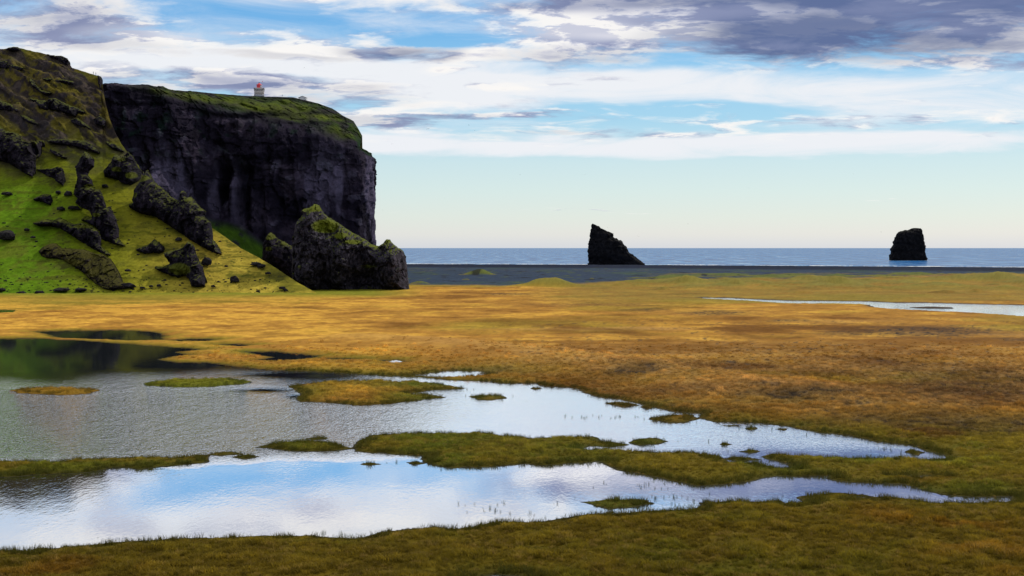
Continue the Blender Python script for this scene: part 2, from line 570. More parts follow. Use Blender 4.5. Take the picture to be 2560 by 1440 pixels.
ISLES = {
    'bar': [(-160, 1152), (0, 1154), (130, 1156), (176, 1151), (281, 1146), (387, 1144), (457, 1144), (492, 1137), (510, 1137),
            (524, 1144), (529, 1153), (510, 1158), (440, 1163), (387, 1167), (348, 1173), (316, 1169), (267, 1172), (246, 1177),
            (176, 1184), (88, 1188), (0, 1192), (-160, 1196)],
    'mid': [(657, 1117), (686, 1108), (756, 1103), (826, 1108), (862, 1116), (880, 1122), (850, 1124), (809, 1128), (749, 1130), (700, 1124)],
    'clump': [(756, 1098), (780, 1095), (805, 1098), (780, 1101)],
    'green': [(352, 960), (400, 952), (480, 948), (560, 947), (629, 954), (600, 961), (500, 968), (400, 966)],
    'gold': [(20, 977), (60, 971), (130, 970), (200, 972), (243, 976), (230, 983), (160, 988), (90, 985)],
    'large': [(738, 965), (791, 957), (900, 953), (987, 954), (1072, 956), (1138, 967), (1167, 971), (1150, 974), (1092, 975),
              (1033, 982), (1022, 986), (1072, 989), (1111, 993), (1053, 999), (975, 1010), (897, 1014), (839, 1008),
              (800, 1006), (756, 1005), (749, 998), (763, 984), (745, 974)],
    'oval': [(1179, 991), (1210, 988), (1250, 989), (1257, 995), (1230, 1000), (1195, 998)],
    'tuft': [(1576, 1106), (1600, 1098), (1640, 1096), (1663, 1103), (1640, 1111), (1600, 1113)],
    'spit': [(1620, 1049), (1680, 1037), (1720, 1037), (1745, 1046), (1700, 1056), (1660, 1056)],
    'sliver': [(1512, 1008), (1550, 1006), (1582, 1014), (1560, 1018)],
    'dot': [(1601, 1017), (1620, 1014), (1636, 1018), (1618, 1022)],
    'pool': [(1461, 1257), (1520, 1250), (1600, 1248), (1630, 1257), (1580, 1267), (1520, 1273), (1490, 1265)],
    'east': [(2272, 1131), (2288, 1124), (2303, 1130), (2290, 1137)],
    'sand': [(2272, 769), (2300, 767.6), (2380, 768.2), (2378, 772), (2300, 771.5)],
}
SHELF = [  # thin rafts of sedge barely above the water (traced)
    [(520, 1135), (560, 1132), (595, 1136), (560, 1139)], [(594, 1142), (615, 1138), (640, 1142), (615, 1147)],
    [(1803, 1110), (1812, 1107), (1824, 1110), (1812, 1113)], [(1809, 1065), (1825, 1063), (1840, 1065), (1825, 1067)],
    [(1873, 1072), (1882, 1069), (1892, 1072), (1882, 1075)], [(1953, 1073), (1968, 1072), (1960, 1076)],
    [(1332, 970), (1342, 968), (1352, 970), (1342, 973)], [(1852, 1130), (1875, 1126), (1900, 1130), (1875, 1133)],
    [(1817, 1149), (1850, 1145), (1890, 1148), (1850, 1153)], [(910, 1161), (930, 1157), (952, 1161), (930, 1164)],
    [(1025, 1158), (1045, 1155), (1060, 1159), (1040, 1162)],
]

# ------------------------------------------------------------------ the fan-shaped ground sheet
tc_ = np.linspace(-0.435, 0.435, 760)
side = 0.435 + (np.linspace(0, 1, 70)[1:] ** 2.2) * 2.6
tcol = np.concatenate([-side[::-1], tc_, side])
pyr = np.concatenate([np.linspace(1475, 1180, 205, endpoint=False), np.linspace(1180, 800, 270, endpoint=False),
                      np.linspace(800, 700, 130, endpoint=False), np.linspace(700, 648, 110)])
_, er = te(1280, pyr)
Yr = (0 - CAM_Z) / er
Yr = np.concatenate([[4, 15, 28, 40, 50, 58, 64], Yr[Yr > 68.0]])
Yr = np.concatenate([Yr[Yr < 2200], [2400]])
GT, GY = np.meshgrid(tcol, Yr)
GX = GT * GY
GX = GX.astype(np.float32); GY = GY.astype(np.float32)
NR, NC = GX.shape


def poly_sdf(poly, X, Yv, T, far=14.0):
    """signed distance (inside > 0), clipped to +-far"""
    inside = np.zeros(X.shape, bool)
    dist = np.full(X.shape, far, np.float32)
    P = np.asarray(poly, np.float32)
    for i in range(len(P)):
        a = P[i]; b = P[(i + 1) % len(P)]
        y0, y1 = min(a[1], b[1]), max(a[1], b[1])
        r0 = np.searchsorted(Yv, y0 - 2.5); r1 = np.searchsorted(Yv, y1 + 2.5)
        if r1 > r0:
            sx, sy = X[r0:r1], WYq[r0:r1]
            c_ = (a[1] > sy) != (b[1] > sy)
            if abs(b[1] - a[1]) > 1e-9:
                xi = (b[0] - a[0]) * (sy - a[1]) / (b[1] - a[1]) + a[0]
                inside[r0:r1] ^= c_ & (sx < xi)
        r0 = np.searchsorted(Yv, y0 - far); r1 = np.searchsorted(Yv, y1 + far)
        if r1 <= r0: continue
        tmin = min((min(a[0], b[0]) - far) / Yv[r0], (min(a[0], b[0]) - far) / Yv[r1 - 1])
        tmax = max((max(a[0], b[0]) + far) / Yv[r0], (max(a[0], b[0]) + far) / Yv[r1 - 1])
        c0 = np.searchsorted(T, tmin); c1 = np.searchsorted(T, tmax)
        if c1 <= c0: continue
        sx, sy = X[r0:r1, c0:c1], WYq[r0:r1, c0:c1]
        d = b - a
        L2 = float(d @ d) + 1e-9
        u = np.clip(((sx - a[0]) * d[0] + (sy - a[1]) * d[1]) / L2, 0, 1)
        dd = np.hypot(sx - a[0] - u * d[0], sy - a[1] - u * d[1])
        dist[r0:r1, c0:c1] = np.minimum(dist[r0:r1, c0:c1], dd)
    return np.where(inside, dist, -dist)


# warped query positions give ragged banks
amp = np.clip(GY / 110.0, 0.6, 1.6)
WXq = GX + amp * (0.9 * fbm(GX * 0.30, GY * 0.30, octv=4, gain=0.6))
WYq = GY + amp * (1.0 * fbm(GX * 0.27 + 50, GY * 0.27 + 9, octv=4, gain=0.6))
WYq = np.where(GY > 320, GY + 2.0 * fbm(GX * 0.05, GY * 0.02), WYq)
WYq = np.clip(WYq, GY - 2.4, GY + 2.4)

s_w = poly_sdf(W_(LAKE), WXq, Yr, tcol)
for q in PONDS:
    s_w = np.maximum(s_w, poly_sdf(W_(q), WXq, Yr, tcol))
s_st = poly_sdf(W_(STREAM), WXq, Yr, tcol)
s_w = np.maximum(s_w, s_st)
isl_id = np.zeros(GX.shape, np.int32)
isl_best = np.full(GX.shape, -14.0, np.float32)
for k, (nm, q) in enumerate(ISLES.items()):
    s = poly_sdf(W_(q), WXq, Yr, tcol)
    b = s > isl_best
    isl_best = np.where(b, s, isl_best)
    isl_id = np.where(b & (s > -6.0), k + 1, isl_id)
shelf = np.full(GX.shape, -14.0, np.float32)
for q in SHELF:
    shelf = np.maximum(shelf, poly_sdf(W_(q), WXq, Yr, tcol))
water = np.minimum(s_w, -np.maximum(isl_best, shelf))      # > 0 under water
land = -water

GPX, GPY = topx(GX, GY, np.zeros_like(GX))

# height
tuss = fbm(GX * 0.55, GY * 0.55, octv=4)
roll = fbm(GX * 0.06, GY * 0.06, octv=3)
far_k = sst(GY, 150, 420)
H = 0.03 + 0.30 * sst(land, -0.4, 4.0) + 0.26 * tuss * sst(land, 0.3, 3.0) + 0.25 * roll * sst(land, 2, 12)
H = H + sst(land, 6, 14) * (0.30 * far_k * fbm(GX * 0.11 + 3, GY * 0.11, octv=4) + 0.2 * far_k)
# the low bank that crosses the plain on the right
bankpts = np.array([(900, 850), (1100, 862), (1350, 890), (1600, 925), (1800, 960), (1990, 985), (2150, 1005)], float)
bx, by = on_plane(bankpts[:, 0], bankpts[:, 1])
bl = np.full(GX.shape, 1e3, np.float32)
for i in range(len(bx) - 1):
    d = np.array([bx[i + 1] - bx[i], by[i + 1] - by[i]]); L2 = d @ d
    u = np.clip(((GX - bx[i]) * d[0] + (GY - by[i]) * d[1]) / L2, 0, 1)
    bl = np.minimum(bl, np.hypot(GX - bx[i] - u * d[0], GY - by[i] - u * d[1]))
H = H + 0.9 * np.exp(-(bl / 9.0) ** 2) * sst(land, 2, 10)
H = np.where(water > -0.2, np.minimum(H, 0.05 - 0.35 * sst(water, -0.2, 2.0)), H)
H = np.where(shelf > -0.3, np.minimum(H, 0.02 + 0.04 * tuss), H)
H = np.where((water < -0.4), np.maximum(H, 0.04), H)


def mound(px, py, wpx, hpx, dep=0.6):
    global H
    hpx = hpx * 1.45
    x, y = on_plane(px, py)
    w = wpx / FPX * y * 0.5
    h = hpx / FPX * y
    q = ((GX - x) / w) ** 2 + ((GY - y) / (w * dep)) ** 2
    H = H + h * np.exp(-q * 1.6) * (1 + 0.25 * fbm(GX * .12, GY * .12, octv=2))


def crest_Y(t):
    px = 1280 + t * FPX
    py = np.interp(px, [-3000, 1020, 1650, 2560, 5000], [656, 660, 662.5, 668.5, 682])
    return 17.0 * FPX / (py - 619.0)


# far dunes of lyme grass, sand flat, beach crest
dn1 = np.maximum(fbm(GX * 0.022, GY * 0.011 + 40, octv=3), -0.15)
duneband = sst(GY, 560, 640) * (1 - sst(GY, 760 + 90 * sst(GPX, 1900, 2560), 1000)) * sst(GPX, 1450, 1750)
dn2 = np.maximum(fbm(GX * 0.055 + 8, GY * 0.030, octv=3), 0)
H = H + duneband * (0.3 + 5.0 * np.maximum(dn1, 0) + 3.2 * dn2) * sst(land, 3, 14)
for a in [(1375, 717, 150, 15, .7), (1198, 690, 74, 11, .7), (1545, 717, 40, 5), (1600, 718, 70, 6), (1720, 715, 130, 11),
          (1840, 720, 80, 9), (1915, 722, 60, 7), (2080, 718, 90, 12), (2190, 728, 50, 6), (2360, 735, 80, 6), (2440, 733, 50, 7),
          (2000, 735, 70, 5), (2280, 706, 90, 4), (2500, 705, 90, 4), (1050, 713, 60, 6), (1165, 703, 30, 3), (1480, 700, 20, 2),
          (1290, 722, 160, 3), (1660, 727, 50, 4), (2130, 745, 80, 4), (2500, 745, 90, 5), (2300, 742, 70, 4)]:
    mound(*a)
CY = crest_Y(GT)
sea_k = GY - CY
flat = np.interp(GY, [700, 1000, 1300], [0.3, 0.6, 1.2])
crest = 3.0 * np.exp(-(np.minimum(sea_k, 0) / 60.0) ** 2)
H = np.where(GY > 640, H + (flat * 0.4) * sst(GY, 640, 900), H)
H = np.where(sea_k < 0, H * (1 - 0.9 * np.exp(-(sea_k / 90) ** 2)) + crest, H)
H = np.where(sea_k >= 0, 3.0 - sea_k * 0.16, H)
H = np.where((sea_k < 0) & (sea_k > -250), H + 0.25 * np.maximum(fbm(GX * 0.08, GY * 0.03, octv=3), 0), H)

# ---- colours (albedo)
def L(c, k=1.0):
    return np.array(s2l(c) * k, np.float32)


def blend(C, m, c):
    m = np.clip(m, 0, 1)[..., None]
    return C * (1 - m) + np.asarray(c, np.float32) * m


n_big = fbm(GX * 0.012 + 5, GY * 0.012, octv=4)
n_mid = fbm(GX * 0.05, GY * 0.05 + 31, octv=4)
n_sml = fbm(GX * 0.22 + 9, GY * 0.22, octv=4)
n_fin = fbm(GX * 0.8, GY * 0.8 + 77, octv=3)

K_ = 1.0
GOLD = np.array([0.43, 0.235, 0.034]); OCHRE = np.array([0.285, 0.138, 0.023]); BROWN = np.array([0.120, 0.050, 0.008])
OLIVE = np.array([0.150, 0.112, 0.010]); GREEN = np.array([0.060, 0.085, 0.008]); TAN = np.array([0.34, 0.190, 0.055])
DOLIVE = np.array([0.115, 0.078, 0.006]); DBROWN = np.array([0.085, 0.040, 0.005]); SOIL = np.array([0.035, 0.026, 0.020])
SAND = np.array([0.024, 0.037, 0.062]); YGREEN = np.array([0.20, 0.165, 0.016])
C = np.zeros(GX.shape + (3,), np.float32) + OCHRE
C = blend(C, sst(n_mid + 0.5 * n_sml, -0.1, 0.5), GOLD)
C = blend(C, 0.85 * sst(-n_mid + 0.4 * n_sml, 0.12, 0.5), BROWN)
C = blend(C, 0.6 * sst(n_big, 0.0, 0.4), YGREEN)
C = blend(C, 0.75 * sst(GPX, 1100, 700) * sst(GPY, 960, 880) * sst(n_sml + n_mid, -0.4, 0.5), GOLD * 1.08)
bed2 = fbm(GX * 0.010 + 15, GY * 0.030 + 3, octv=4)
C = blend(C, 0.75 * sst(bed2, 0.06, 0.26) * sst(GPX, 900, 1600) * sst(GPY, 770, 830), BROWN * 1.15)
C = blend(C, 0.6 * sst(-bed2, 0.1, 0.3) * sst(GPX, 900, 1600) * sst(GPY, 770, 830), TAN * 1.0)
right = sst(GPX, 1100, 1500) * sst(GPY, 830, 900)
C = blend(C, 0.65 * right * sst(n_sml, -0.3, 0.3), TAN * 0.82)
C = C * (1 - 0.08 * right)[..., None]
C = blend(C, 0.55 * right * sst(-n_mid, 0.0, 0.4), BROWN)
# dark brown lens-like beds
beds = fbm(GX * 0.028 + 80, GY * 0.018, octv=4)
C = blend(C, 0.9 * sst(beds, 0.08, 0.34) * sst(GPX, 700, 1500) * sst(GPY, 790, 830) * sst(GPY, 1020, 960), BROWN * 0.9)
C = blend(C, 0.8 * np.exp(-(bl / 9.0) ** 2) * (0.6 + 0.4 * n_sml), TAN)
# towards the front: low olive turf
fk = sst(GPY, 1010, 1100)
C = blend(C, fk * 0.95, OLIVE)
C = blend(C, fk * sst(n_mid + 0.6 * n_sml, 0.05, 0.45), DBROWN * 1.25)
C = blend(C, fk * 0.8 * sst(-n_mid + 0.5 * n_sml, 0.15, 0.5), np.array([0.075, 0.085, 0.007]))
fk2 = sst(GPY, 1240, 1300)
C = blend(C, fk2 * 0.8, DOLIVE)
C = blend(C, fk2 * sst(n_mid * 0.7 + n_sml * 0.6, 0.0, 0.45), np.array([0.120, 0.056, 0.005]))
C = blend(C, fk2 * 0.45 * sst(-n_mid * 0.7 + n_sml * 0.5, 0.05, 0.45), np.array([0.066, 0.076, 0.005]))
C = blend(C, fk2 * 0.5 * sst(GPX, 1500, 2500) * sst(n_sml + n_big, -0.2, 0.4), np.array([0.210, 0.115, 0.009]))
# greener fringe at the water
fr = sst(land, 9, 0.5) * sst(GY, 420, 300)
C = blend(C, 0.8 * fr * sst(n_mid + 0.5 * n_sml, -0.35, 0.25) * (1 - 0.4 * fk), np.array([0.095, 0.085, 0.007]))
C = blend(C, 0.7 * sst(land, 2.0, 0.1) * sst(GY, 420, 300), np.array([0.040, 0.035, 0.005]))
for cx, cy, rx, ry, s_ in [(1010, 966, 150, 10, .9), (1000, 995, 110, 7, .8), (560, 956, 90, 8, .6), (640, 880, 50, 5, .7), (2420, 1226, 150, 10, .9),
                           (1900, 1010, 200, 14, .35), (1250, 1110, 260, 26, .6), (1420, 1140, 150, 18, .6), (1620, 1103, 50, 9, .8),
                           (1550, 1260, 110, 12, .7), (300, 748, 330, 7, .7), (120, 758, 220, 6, .6), (1950, 1175, 100, 16, .6),
                           (2200, 1150, 160, 12, .5), (1120, 925, 200, 12, .35), (850, 915, 160, 12, .35), (1220, 994, 45, 7, .9)]:
    q = ((GPX - cx) / rx) ** 2 + ((GPY - cy) / ry) ** 2
    C = blend(C, s_ * np.exp(-q) * (0.7 + 0.6 * n_sml), np.array([0.062, 0.085, 0.010]))
iid = {n: i + 1 for i, n in enumerate(ISLES)}
C = blend(C, 0.8 * ((isl_id == iid['gold']) & (isl_best > -1)), np.array([0.20, 0.11, 0.012]))
C = blend(C, 0.7 * ((isl_id == iid['green']) & (isl_best > -1)), np.array([0.105, 0.125, 0.010]))
# strip of green grass at the hill's foot
C = blend(C, sst(GPY, 752 + 6 * n_mid, 736) * sst(GPX, 1100, 900) * sst(GY, 400, 470), np.array([0.150, 0.150, 0.014]))
# pocked bare soil
pock = sst(fbm(GX * 0.55, GY * 0.55 + 11, octv=3), 0.10, 0.32)
for cx, cy, rx, ry, s_ in [(2330, 832, 180, 13, 1.0), (2100, 838, 60, 6, .6), (1780, 786, 90, 6, .8), (1610, 778, 60, 4, .6), (1960, 805, 40, 3, .8),
                           (1590, 938, 70, 9, .9), (2010, 1000, 130, 10, .9), (2270, 1055, 220, 20, .7), (2450, 960, 220, 40, .6),
                           (2480, 1075, 150, 20, .6), (1270, 738, 60, 3, .7), (2540, 852, 60, 5, .6), (1500, 765, 180, 5, .5),
                           (2000, 920, 500, 30, .35), (1800, 985, 250, 14, .4), (2350, 1000, 250, 30, .45), (1200, 930, 120, 10, .4)]:
    q = ((GPX - cx) / rx) ** 2 + ((GPY - cy) / ry) ** 2
    m = s_ * np.clip(1.6 * np.exp(-q * 1.2), 0, 1) * np.clip(0.50 + 0.9 * pock, 0, 1)
    C = blend(C, m * 1.2, SOIL)
    H = H - 0.18 * m * pock
spots = sst(fbm(GX * 0.75 + 60, GY * 0.38, octv=3), 0.24, 0.36) * sst(GPX, 900, 1500) * sst(GPY, 760, 830) * sst(GPY, 1110, 1040) * sst(n_mid + n_sml, -0.3, 0.3)
C = blend(C, 0.75 * spots, SOIL * 1.2)
# lyme grass dunes and dark sand
C = blend(C, sst(GPY, 765 + 6 * n_mid, 748) * sst(GPX, 1250, 1500) * sst(GPY, 690, 700) * (0.6 + 0.5 * n_sml), np.array([0.130, 0.105, 0.022]))
C = blend(C, 0.7 * sst(H, 1.0, 2.2) * sst(GY, 560, 620), np.array([0.135, 0.130, 0.028]))
sb = np.interp(GPX, [0, 1000, 1250, 1450, 1700, 2000, 2300, 2560, 3000], [715, 714, 716, 711, 702, 700, 694, 688, 684])
sandm = sst(GPY, sb + 3 + 5 * n_mid, sb - 3 + 5 * n_mid)
hm = sst(H, 0.9, 1.5) * (sea_k < -150)
C = blend(C, sandm * (1 - 0.9 * hm), SAND)
C = blend(C, 0.8 * sandm * hm, np.array([0.060, 0.088, 0.022]))
nsand = fbm(GX * 0.03, GY * 0.012, octv=4)
C = blend(C, 0.65 * sandm * sst(nsand, 0.0, 0.5) * sst(GPY, 664, 670), np.array([0.034, 0.056, 0.044]))
C = blend(C, 0.8 * sandm * sst(fbm(GX * 0.10, GY * 0.03 + 4, octv=3), 0.30, 0.42) * sst(GPY, 664, 668), np.array([0.055, 0.070, 0.025]))
C = blend(C, 0.8 * sandm * sst(-fbm(GX * 0.10, GY * 0.03 + 4, octv=3), 0.36, 0.46), np.array([0.012, 0.012, 0.014]))
C = blend(C, 0.9 * sst(sea_k, -110, -60), np.array([0.007, 0.010, 0.024]))
C = blend(C, 1.0 * (isl_id == iid['sand']) * sst(isl_best, -3, 0), SOIL)
C = blend(C, sst(s_st, -3.0, -0.3), SOIL * 1.6)
C = blend(C, sst(water, -0.1, 0.3), np.array([0.02, 0.02, 0.015]))
C = C * (1 + 0.30 * n_fin + 0.28 * n_sml)[..., None]
C = np.clip(C, 0.003, 0.6)
GL = land; GH = H; TC = C
tuft_shade = 0.66 + 0.34 * sst(GY, 105, 275)  # shade among the grass tufts, put into the near ground colour
GC = C * np.where(land > 0, tuft_shade, 1.0)[..., None]

SEP = ['bar', 'mid', 'green', 'gold', 'large', 'oval', 'tuft', 'pool', 'east', 'sand', 'spit', 'sliver', 'dot', 'clump']
vid = np.where(isl_best > -2.6, isl_id, 0)
# pieces close to the shore stay with the ground: only faces whose four corners carry the same id are cut out
fid = np.where((vid[:-1, :-1] == vid[1:, 1:]) & (vid[:-1, 1:] == vid[1:, :-1]) & (vid[:-1, :-1] == vid[1:, :-1]), vid[:-1, :-1], 0)
mainland = (s_w < 0.4)
fm = mainland[:-1, :-1] | mainland[1:, 1:] | mainland[:-1, 1:] | mainland[1:, :-1]
fid = np.where(fm, 0, fid)
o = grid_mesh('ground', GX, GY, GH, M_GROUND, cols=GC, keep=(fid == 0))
tag(o, kind='structure')
ISL_LABEL = {
    'bar': 'long low grass islet running in from the left between lake and near pool',
    'mid': 'dark brown lens-shaped grass islet left of the large central grass spit',
    'green': 'narrow bright green grass islet in the rippled dark water at upper left',
    'gold': 'thin golden brown grass islet at the far left of the lake',
    'large': 'broad olive and green grass islet where dark and white water meet',
    'oval': 'small dark green sedge islet alone in the bright white water',
    'tuft': 'small rounded green grass islet just above the right half of the central spit',
    'pool': 'ragged green sedge islet near the front shore of the near pool',
    'east': 'tiny brown grass islet near the right tip of the lake',
    'sand': 'long dark sandbar lying in the far pond on the right',
    'spit': 'brown grass islet against the upper right shore of the lake',
    'sliver': 'dark sliver of turf off the upper shore, left of a smaller dot of turf',
    'dot': 'dot of turf off the upper shore, right of a longer dark sliver',
    'clump': 'tiny clump of sedge just behind the lens-shaped brown islet'}
for nm in SEP:
    k = (fid == iid[nm])
    if k.sum() < 6: continue
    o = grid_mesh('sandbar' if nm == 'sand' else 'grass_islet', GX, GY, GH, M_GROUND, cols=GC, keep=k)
    tag(o, ISL_LABEL[nm], 'sandbar' if nm == 'sand' else 'islet', group=None if nm == 'sand' else 'grass islets in the lake')

# ------------------------------------------------------------------ water sheets
wt = np.linspace(-0.75, 0.55, 300)
_, we = te(1280, np.linspace(1500, 818, 240))
wY = -CAM_Z / we
WT, WY = np.meshgrid(wt, wY)
wpx, wpy = topx(WT * WY, WY, np.zeros_like(WY))
rp = 0.004 + 0 * wpx
edge = 966 + 25 * pn(wpx * 0.004, wpy * 0.02)
eg2 = 1140 + 14 * fbm(wpx * 0.006, wpy * 0.01, octv=3) - 0.02 * (wpx - 500)
lk = sst(wpy, edge - 38, edge + 30) * sst(wpx, 1250, 700) * (1 - sst(wpy, eg2 - 22, eg2 + 26))
rp = rp + 0.95 * lk * (0.75 + 0.5 * sst(wpx, 400, 100))
rp = rp + 0.06 * sst(wpx, 700, 1300) * (1 - sst(wpy, 1105, 1140))
rp = rp + (0.022 - 0.016 * sst(wpy, 1130, 1170)) * sst(fbm(wpx * 0.003, wpy * 0.012, octv=3), 0.0, 0.3)
for a_ in [(660, 975, 110, 10), (740, 938, 190, 8), (740, 990, 50, 12)]:
    rp = rp * (1 - 0.96 * np.exp(-(((wpx - a_[0]) / a_[2]) ** 2 + ((wpy - a_[1]) / a_[3]) ** 2) * 1.0))
rp = rp * (1 - 0.9 * sst(wpy, 920, 885)) + 0.004
o = grid_mesh('lake_water', WT * WY, WY, np.zeros_like(WY) + 0.0, M_LAKE, attrs={'ripple': rp, 'gloss': 1 - 0.55 * sst(wpy, edge + 6, edge - 44) * sst(wpx, 1010, 860)})
tag(o, kind='structure')
xx, yy = np.meshgrid(np.linspace(30, 420, 40), np.linspace(340, 620, 40))
sel = np.zeros((39, 39), bool) | True
o = grid_mesh('pond_water', xx, yy, np.zeros_like(xx) - 0.004, M_LAKE, attrs={'ripple': np.full(xx.shape, 0.10), 'gloss': np.ones(xx.shape)}, keep=sel)
tag(o, kind='structure')
# upper left puddles lie on the same level
xx, yy = np.meshgrid(np.linspace(-330, -60, 20), np.linspace(312, 460, 20))
o = grid_mesh('puddle_water', xx, yy, np.zeros_like(xx) - 0.004, M_LAKE, attrs={'ripple': np.full(xx.shape, 0.02), 'gloss': np.full(xx.shape, 0.5)})
tag(o, kind='structure')
# sea
sy = np.array([900, 1000, 1100, 1200, 1300, 1400, 1600, 1800, 2200, 3000, 5000, 9000, 20000, 60000], float)
st_ = np.linspace(-3, 3, 40)
ST, SY = np.meshgrid(st_, sy)
_t = NT(M_SEA.node_tree)
_g = _t.node('ShaderNodeNewGeometry')
_p = _t.vmath('MULTIPLY', _g.outputs['Position'], (1, 0.16, 1))
_n = _t.noise(_p, 0.035, 6, 0.75)
_c = _t.ramp(_n, [(0.36, (0.006, 0.05, 0.17, 1)), (0.48, (0.018, 0.10, 0.27, 1)), (0.61, (0.08, 0.19, 0.35, 1)), (0.74, (0.50, 0.58, 0.66, 1))])
_d = [q for q in _t.n if q.type == 'BSDF_DIFFUSE'][0]
_t.l.new(_c, _d.inputs['Color'])
o = grid_mesh('sea', ST * SY, SY, np.full(SY.shape, -3.0), M_SEA)
tag(o, kind='structure')

M_FOAM = mat_plain('sea_foam', (0.80, 0.83, 0.86), 0.6)
fx, fy = np.meshgrid(np.linspace(-0.1, 0.5, 1500), np.linspace(0, 1, 26))
fcy = crest_Y(fx)
vis = (CAM_Z + 3.0) / ((CAM_Z - 3.0) / fcy)
FY = vis * 1.005 + fy * 110
FX = fx * FY
fn = fbm(FX * 0.012, FY * 0.06, octv=4) + 0.25 * fbm(FX * 0.1, FY * 0.12, octv=2)
fq = fn - 0.18 - 0.75 * sst(fy, 0.05, 1.0)
o = grid_mesh('surf', FX, FY, -2.9 + 0.25 * np.clip(fq, 0, 1), M_FOAM, keep=(fq[:-1, :-1] > -0.13))
tag(o, 'white lines of surf breaking off the dark beach', 'surf', kind='stuff')

# ------------------------------------------------------------------ hill on the left
SKY = np.array([(-1600, 150), (-600, 100), (-200, 112), (0, 123), (40, 119), (60, 123), (95, 132), (150, 142), (172, 158), (180, 170),
                (200, 177), (233, 187), (248, 191), (255, 200), (258, 228), (264, 262), (274, 300), (287, 330), (302, 360), (322, 388),
                (345, 415), (356, 442), (380, 462), (420, 500), (470, 536), (530, 572), (560, 592), (600, 621), (650, 647),
                (700, 678), (735, 702), (790, 733), (840, 742)], float)
TOPY = np.array([(-1600, 900), (-600, 860), (0, 835), (180, 800), (250, 775), (264, 765), (302, 735), (345, 705), (420, 665), (530, 632), (650, 598),
                 (735, 568), (790, 560), (840, 556)], float)


def hill_cols(px):
    """the smooth slope: top distance, top height, foot distance (one broad face, cut off where the skyline is)"""
    px = np.asarray(px, float)
    ty = np.interp(px, [-1600, -600, 0, 180, 250, 500, 840], [900, 860, 835, 805, 790, 775, 770])
    s = np.interp(px, [-1600, -600, -200, 0, 40, 150, 250, 420, 840], [150, 95, 105, 110, 112, 130, 170, 205, 260])
    t, e = te(px, s)
    zt = CAM_Z + e * ty
    y0 = np.interp(px, [-1600, 0, 500, 700, 840], [545, 545, 550, 552, 545])
    return t, ty, zt, y0


def hill_prof(s):
    return 0.66 * s + 0.34 * s * s * (1.5 - 0.5 * s)


_sv = np.linspace(0, 1, 500)


def hill_cut(px):
    """how far up the slope the skyline cuts it"""
    t, ty, zt, y0 = hill_cols(px)
    sk = np.interp(px, SKY[:, 0], SKY[:, 1])
    out = []
    for i in range(len(px)):
        yy_ = y0[i] + (ty[i] - y0[i]) * _sv
        _, pp = topx(t[i] * yy_, yy_, zt[i] * hill_prof(_sv))
        out.append(np.interp(-sk[i], -pp, _sv))
    return np.maximum(np.array(out), 0.004)


def hill_y(px, py):
    """distance at which the ray of a pixel meets the smooth hill"""
    t, ty, zt, y0 = hill_cols(np.array([float(px)]))
    yy_ = y0 + (ty - y0) * _sv
    _, pp = topx(t * yy_, yy_, zt * hill_prof(_sv))
    return float(np.interp(-py, -pp, yy_))


hp = np.concatenate([np.linspace(-1600, -60, 60, endpoint=False), np.linspace(-60, 840, 560)])
t_, ty_, zt_, y0_ = hill_cols(hp)
cut_ = hill_cut(hp)
sv = np.concatenate([[-0.10, -0.04], np.linspace(0, 1, 330), 1 + np.linspace(0, 1, 26)[1:] ** 1.5 * 1.2])
S_, T_ = np.meshgrid(sv, t_, indexing='ij')
TY = np.broadcast_to(ty_, S_.shape); ZT = np.broadcast_to(zt_, S_.shape); Y0 = np.broadcast_to(y0_, S_.shape)
HPX = np.broadcast_to(hp, S_.shape); CUT = np.broadcast_to(cut_, S_.shape)
dep = TY - Y0
SM = np.clip(S_, 0, 1) * CUT
HY = Y0 + dep * (SM + np.minimum(S_, 0)) + np.maximum(S_ - 1, 0) * 170
HX = T_ * HY
HZ = ZT * hill_prof(SM) + np.minimum(S_, 0) * 22
back = np.maximum(S_ - 1, 0) * 170
HZ = HZ - back * np.interp(HPX, [250, 256, 300, 500, 700], [0.05, 1.6, 1.6, 0.9, 0.4])
HZ = np.maximum(HZ, -2.0)
pk = sst(HZ, 0.0, 8.0) * (1 - 0.8 * sst(S_, 0.93, 1.0))
_, HPY = topx(HX, HY, HZ)
# diagonal ledges running down to the right
dg = HPY - 0.62 * HPX
along = HPX + 0.62 * HPY
up = sst(HPY, 420, 300)
led = ridged(dg * 0.022, along * 0.006, octv=5)
rel = (1.0 + 2.6 * up) * fbm(HX * 0.022, HY * 0.022, octv=4) + 3.0 * (0.04 + 0.96 * up) * (led - 0.2) + (0.25 + 0.9 * up) * fbm(HX * 0.16, HY * 0.16, octv=4)
rel = rel + 1.5 * up * sst(led, 0.25, 0.55) * fbm(HX * 0.25, HY * 0.25, octv=4)
HZ2 = HZ + pk * rel
HY2 = HY - up * pk * 2.0 * sst(led, 0.2, 0.6)
gz = np.gradient(HZ2, axis=0) / (np.gradient(HY, axis=0) + 1e-3)
gz = np.clip(gz, -2, 4)
h1 = fbm(HX * 0.02 + 4, HY * 0.02, octv=4); h2 = fbm(HX * 0.09, HY * 0.09 + 3, octv=4); h3 = fbm(HX * 0.35, HY * 0.35, octv=3)
hC = np.zeros(S_.shape + (3,), np.float32) + np.array([0.150, 0.155, 0.009])
hC = blend(hC, 0.9 * sst(HPX, 260, 520) * sst(HPY, 420, 560), np.array([0.340, 0.255, 0.034]))
hC = blend(hC, 0.55 * sst(h1 + 0.5 * h2, -0.05, 0.4), np.array([0.110, 0.140, 0.007]))
hC = blend(hC, 0.85 * sst(HPX, 300, 60) * sst(HPY, 400, 500), np.array([0.070, 0.155, 0.005]))
hC = blend(hC, 0.5 * sst(h2 + 0.4 * h1, 0.05, 0.4) * (1 - up), np.array([0.085, 0.070, 0.012]))
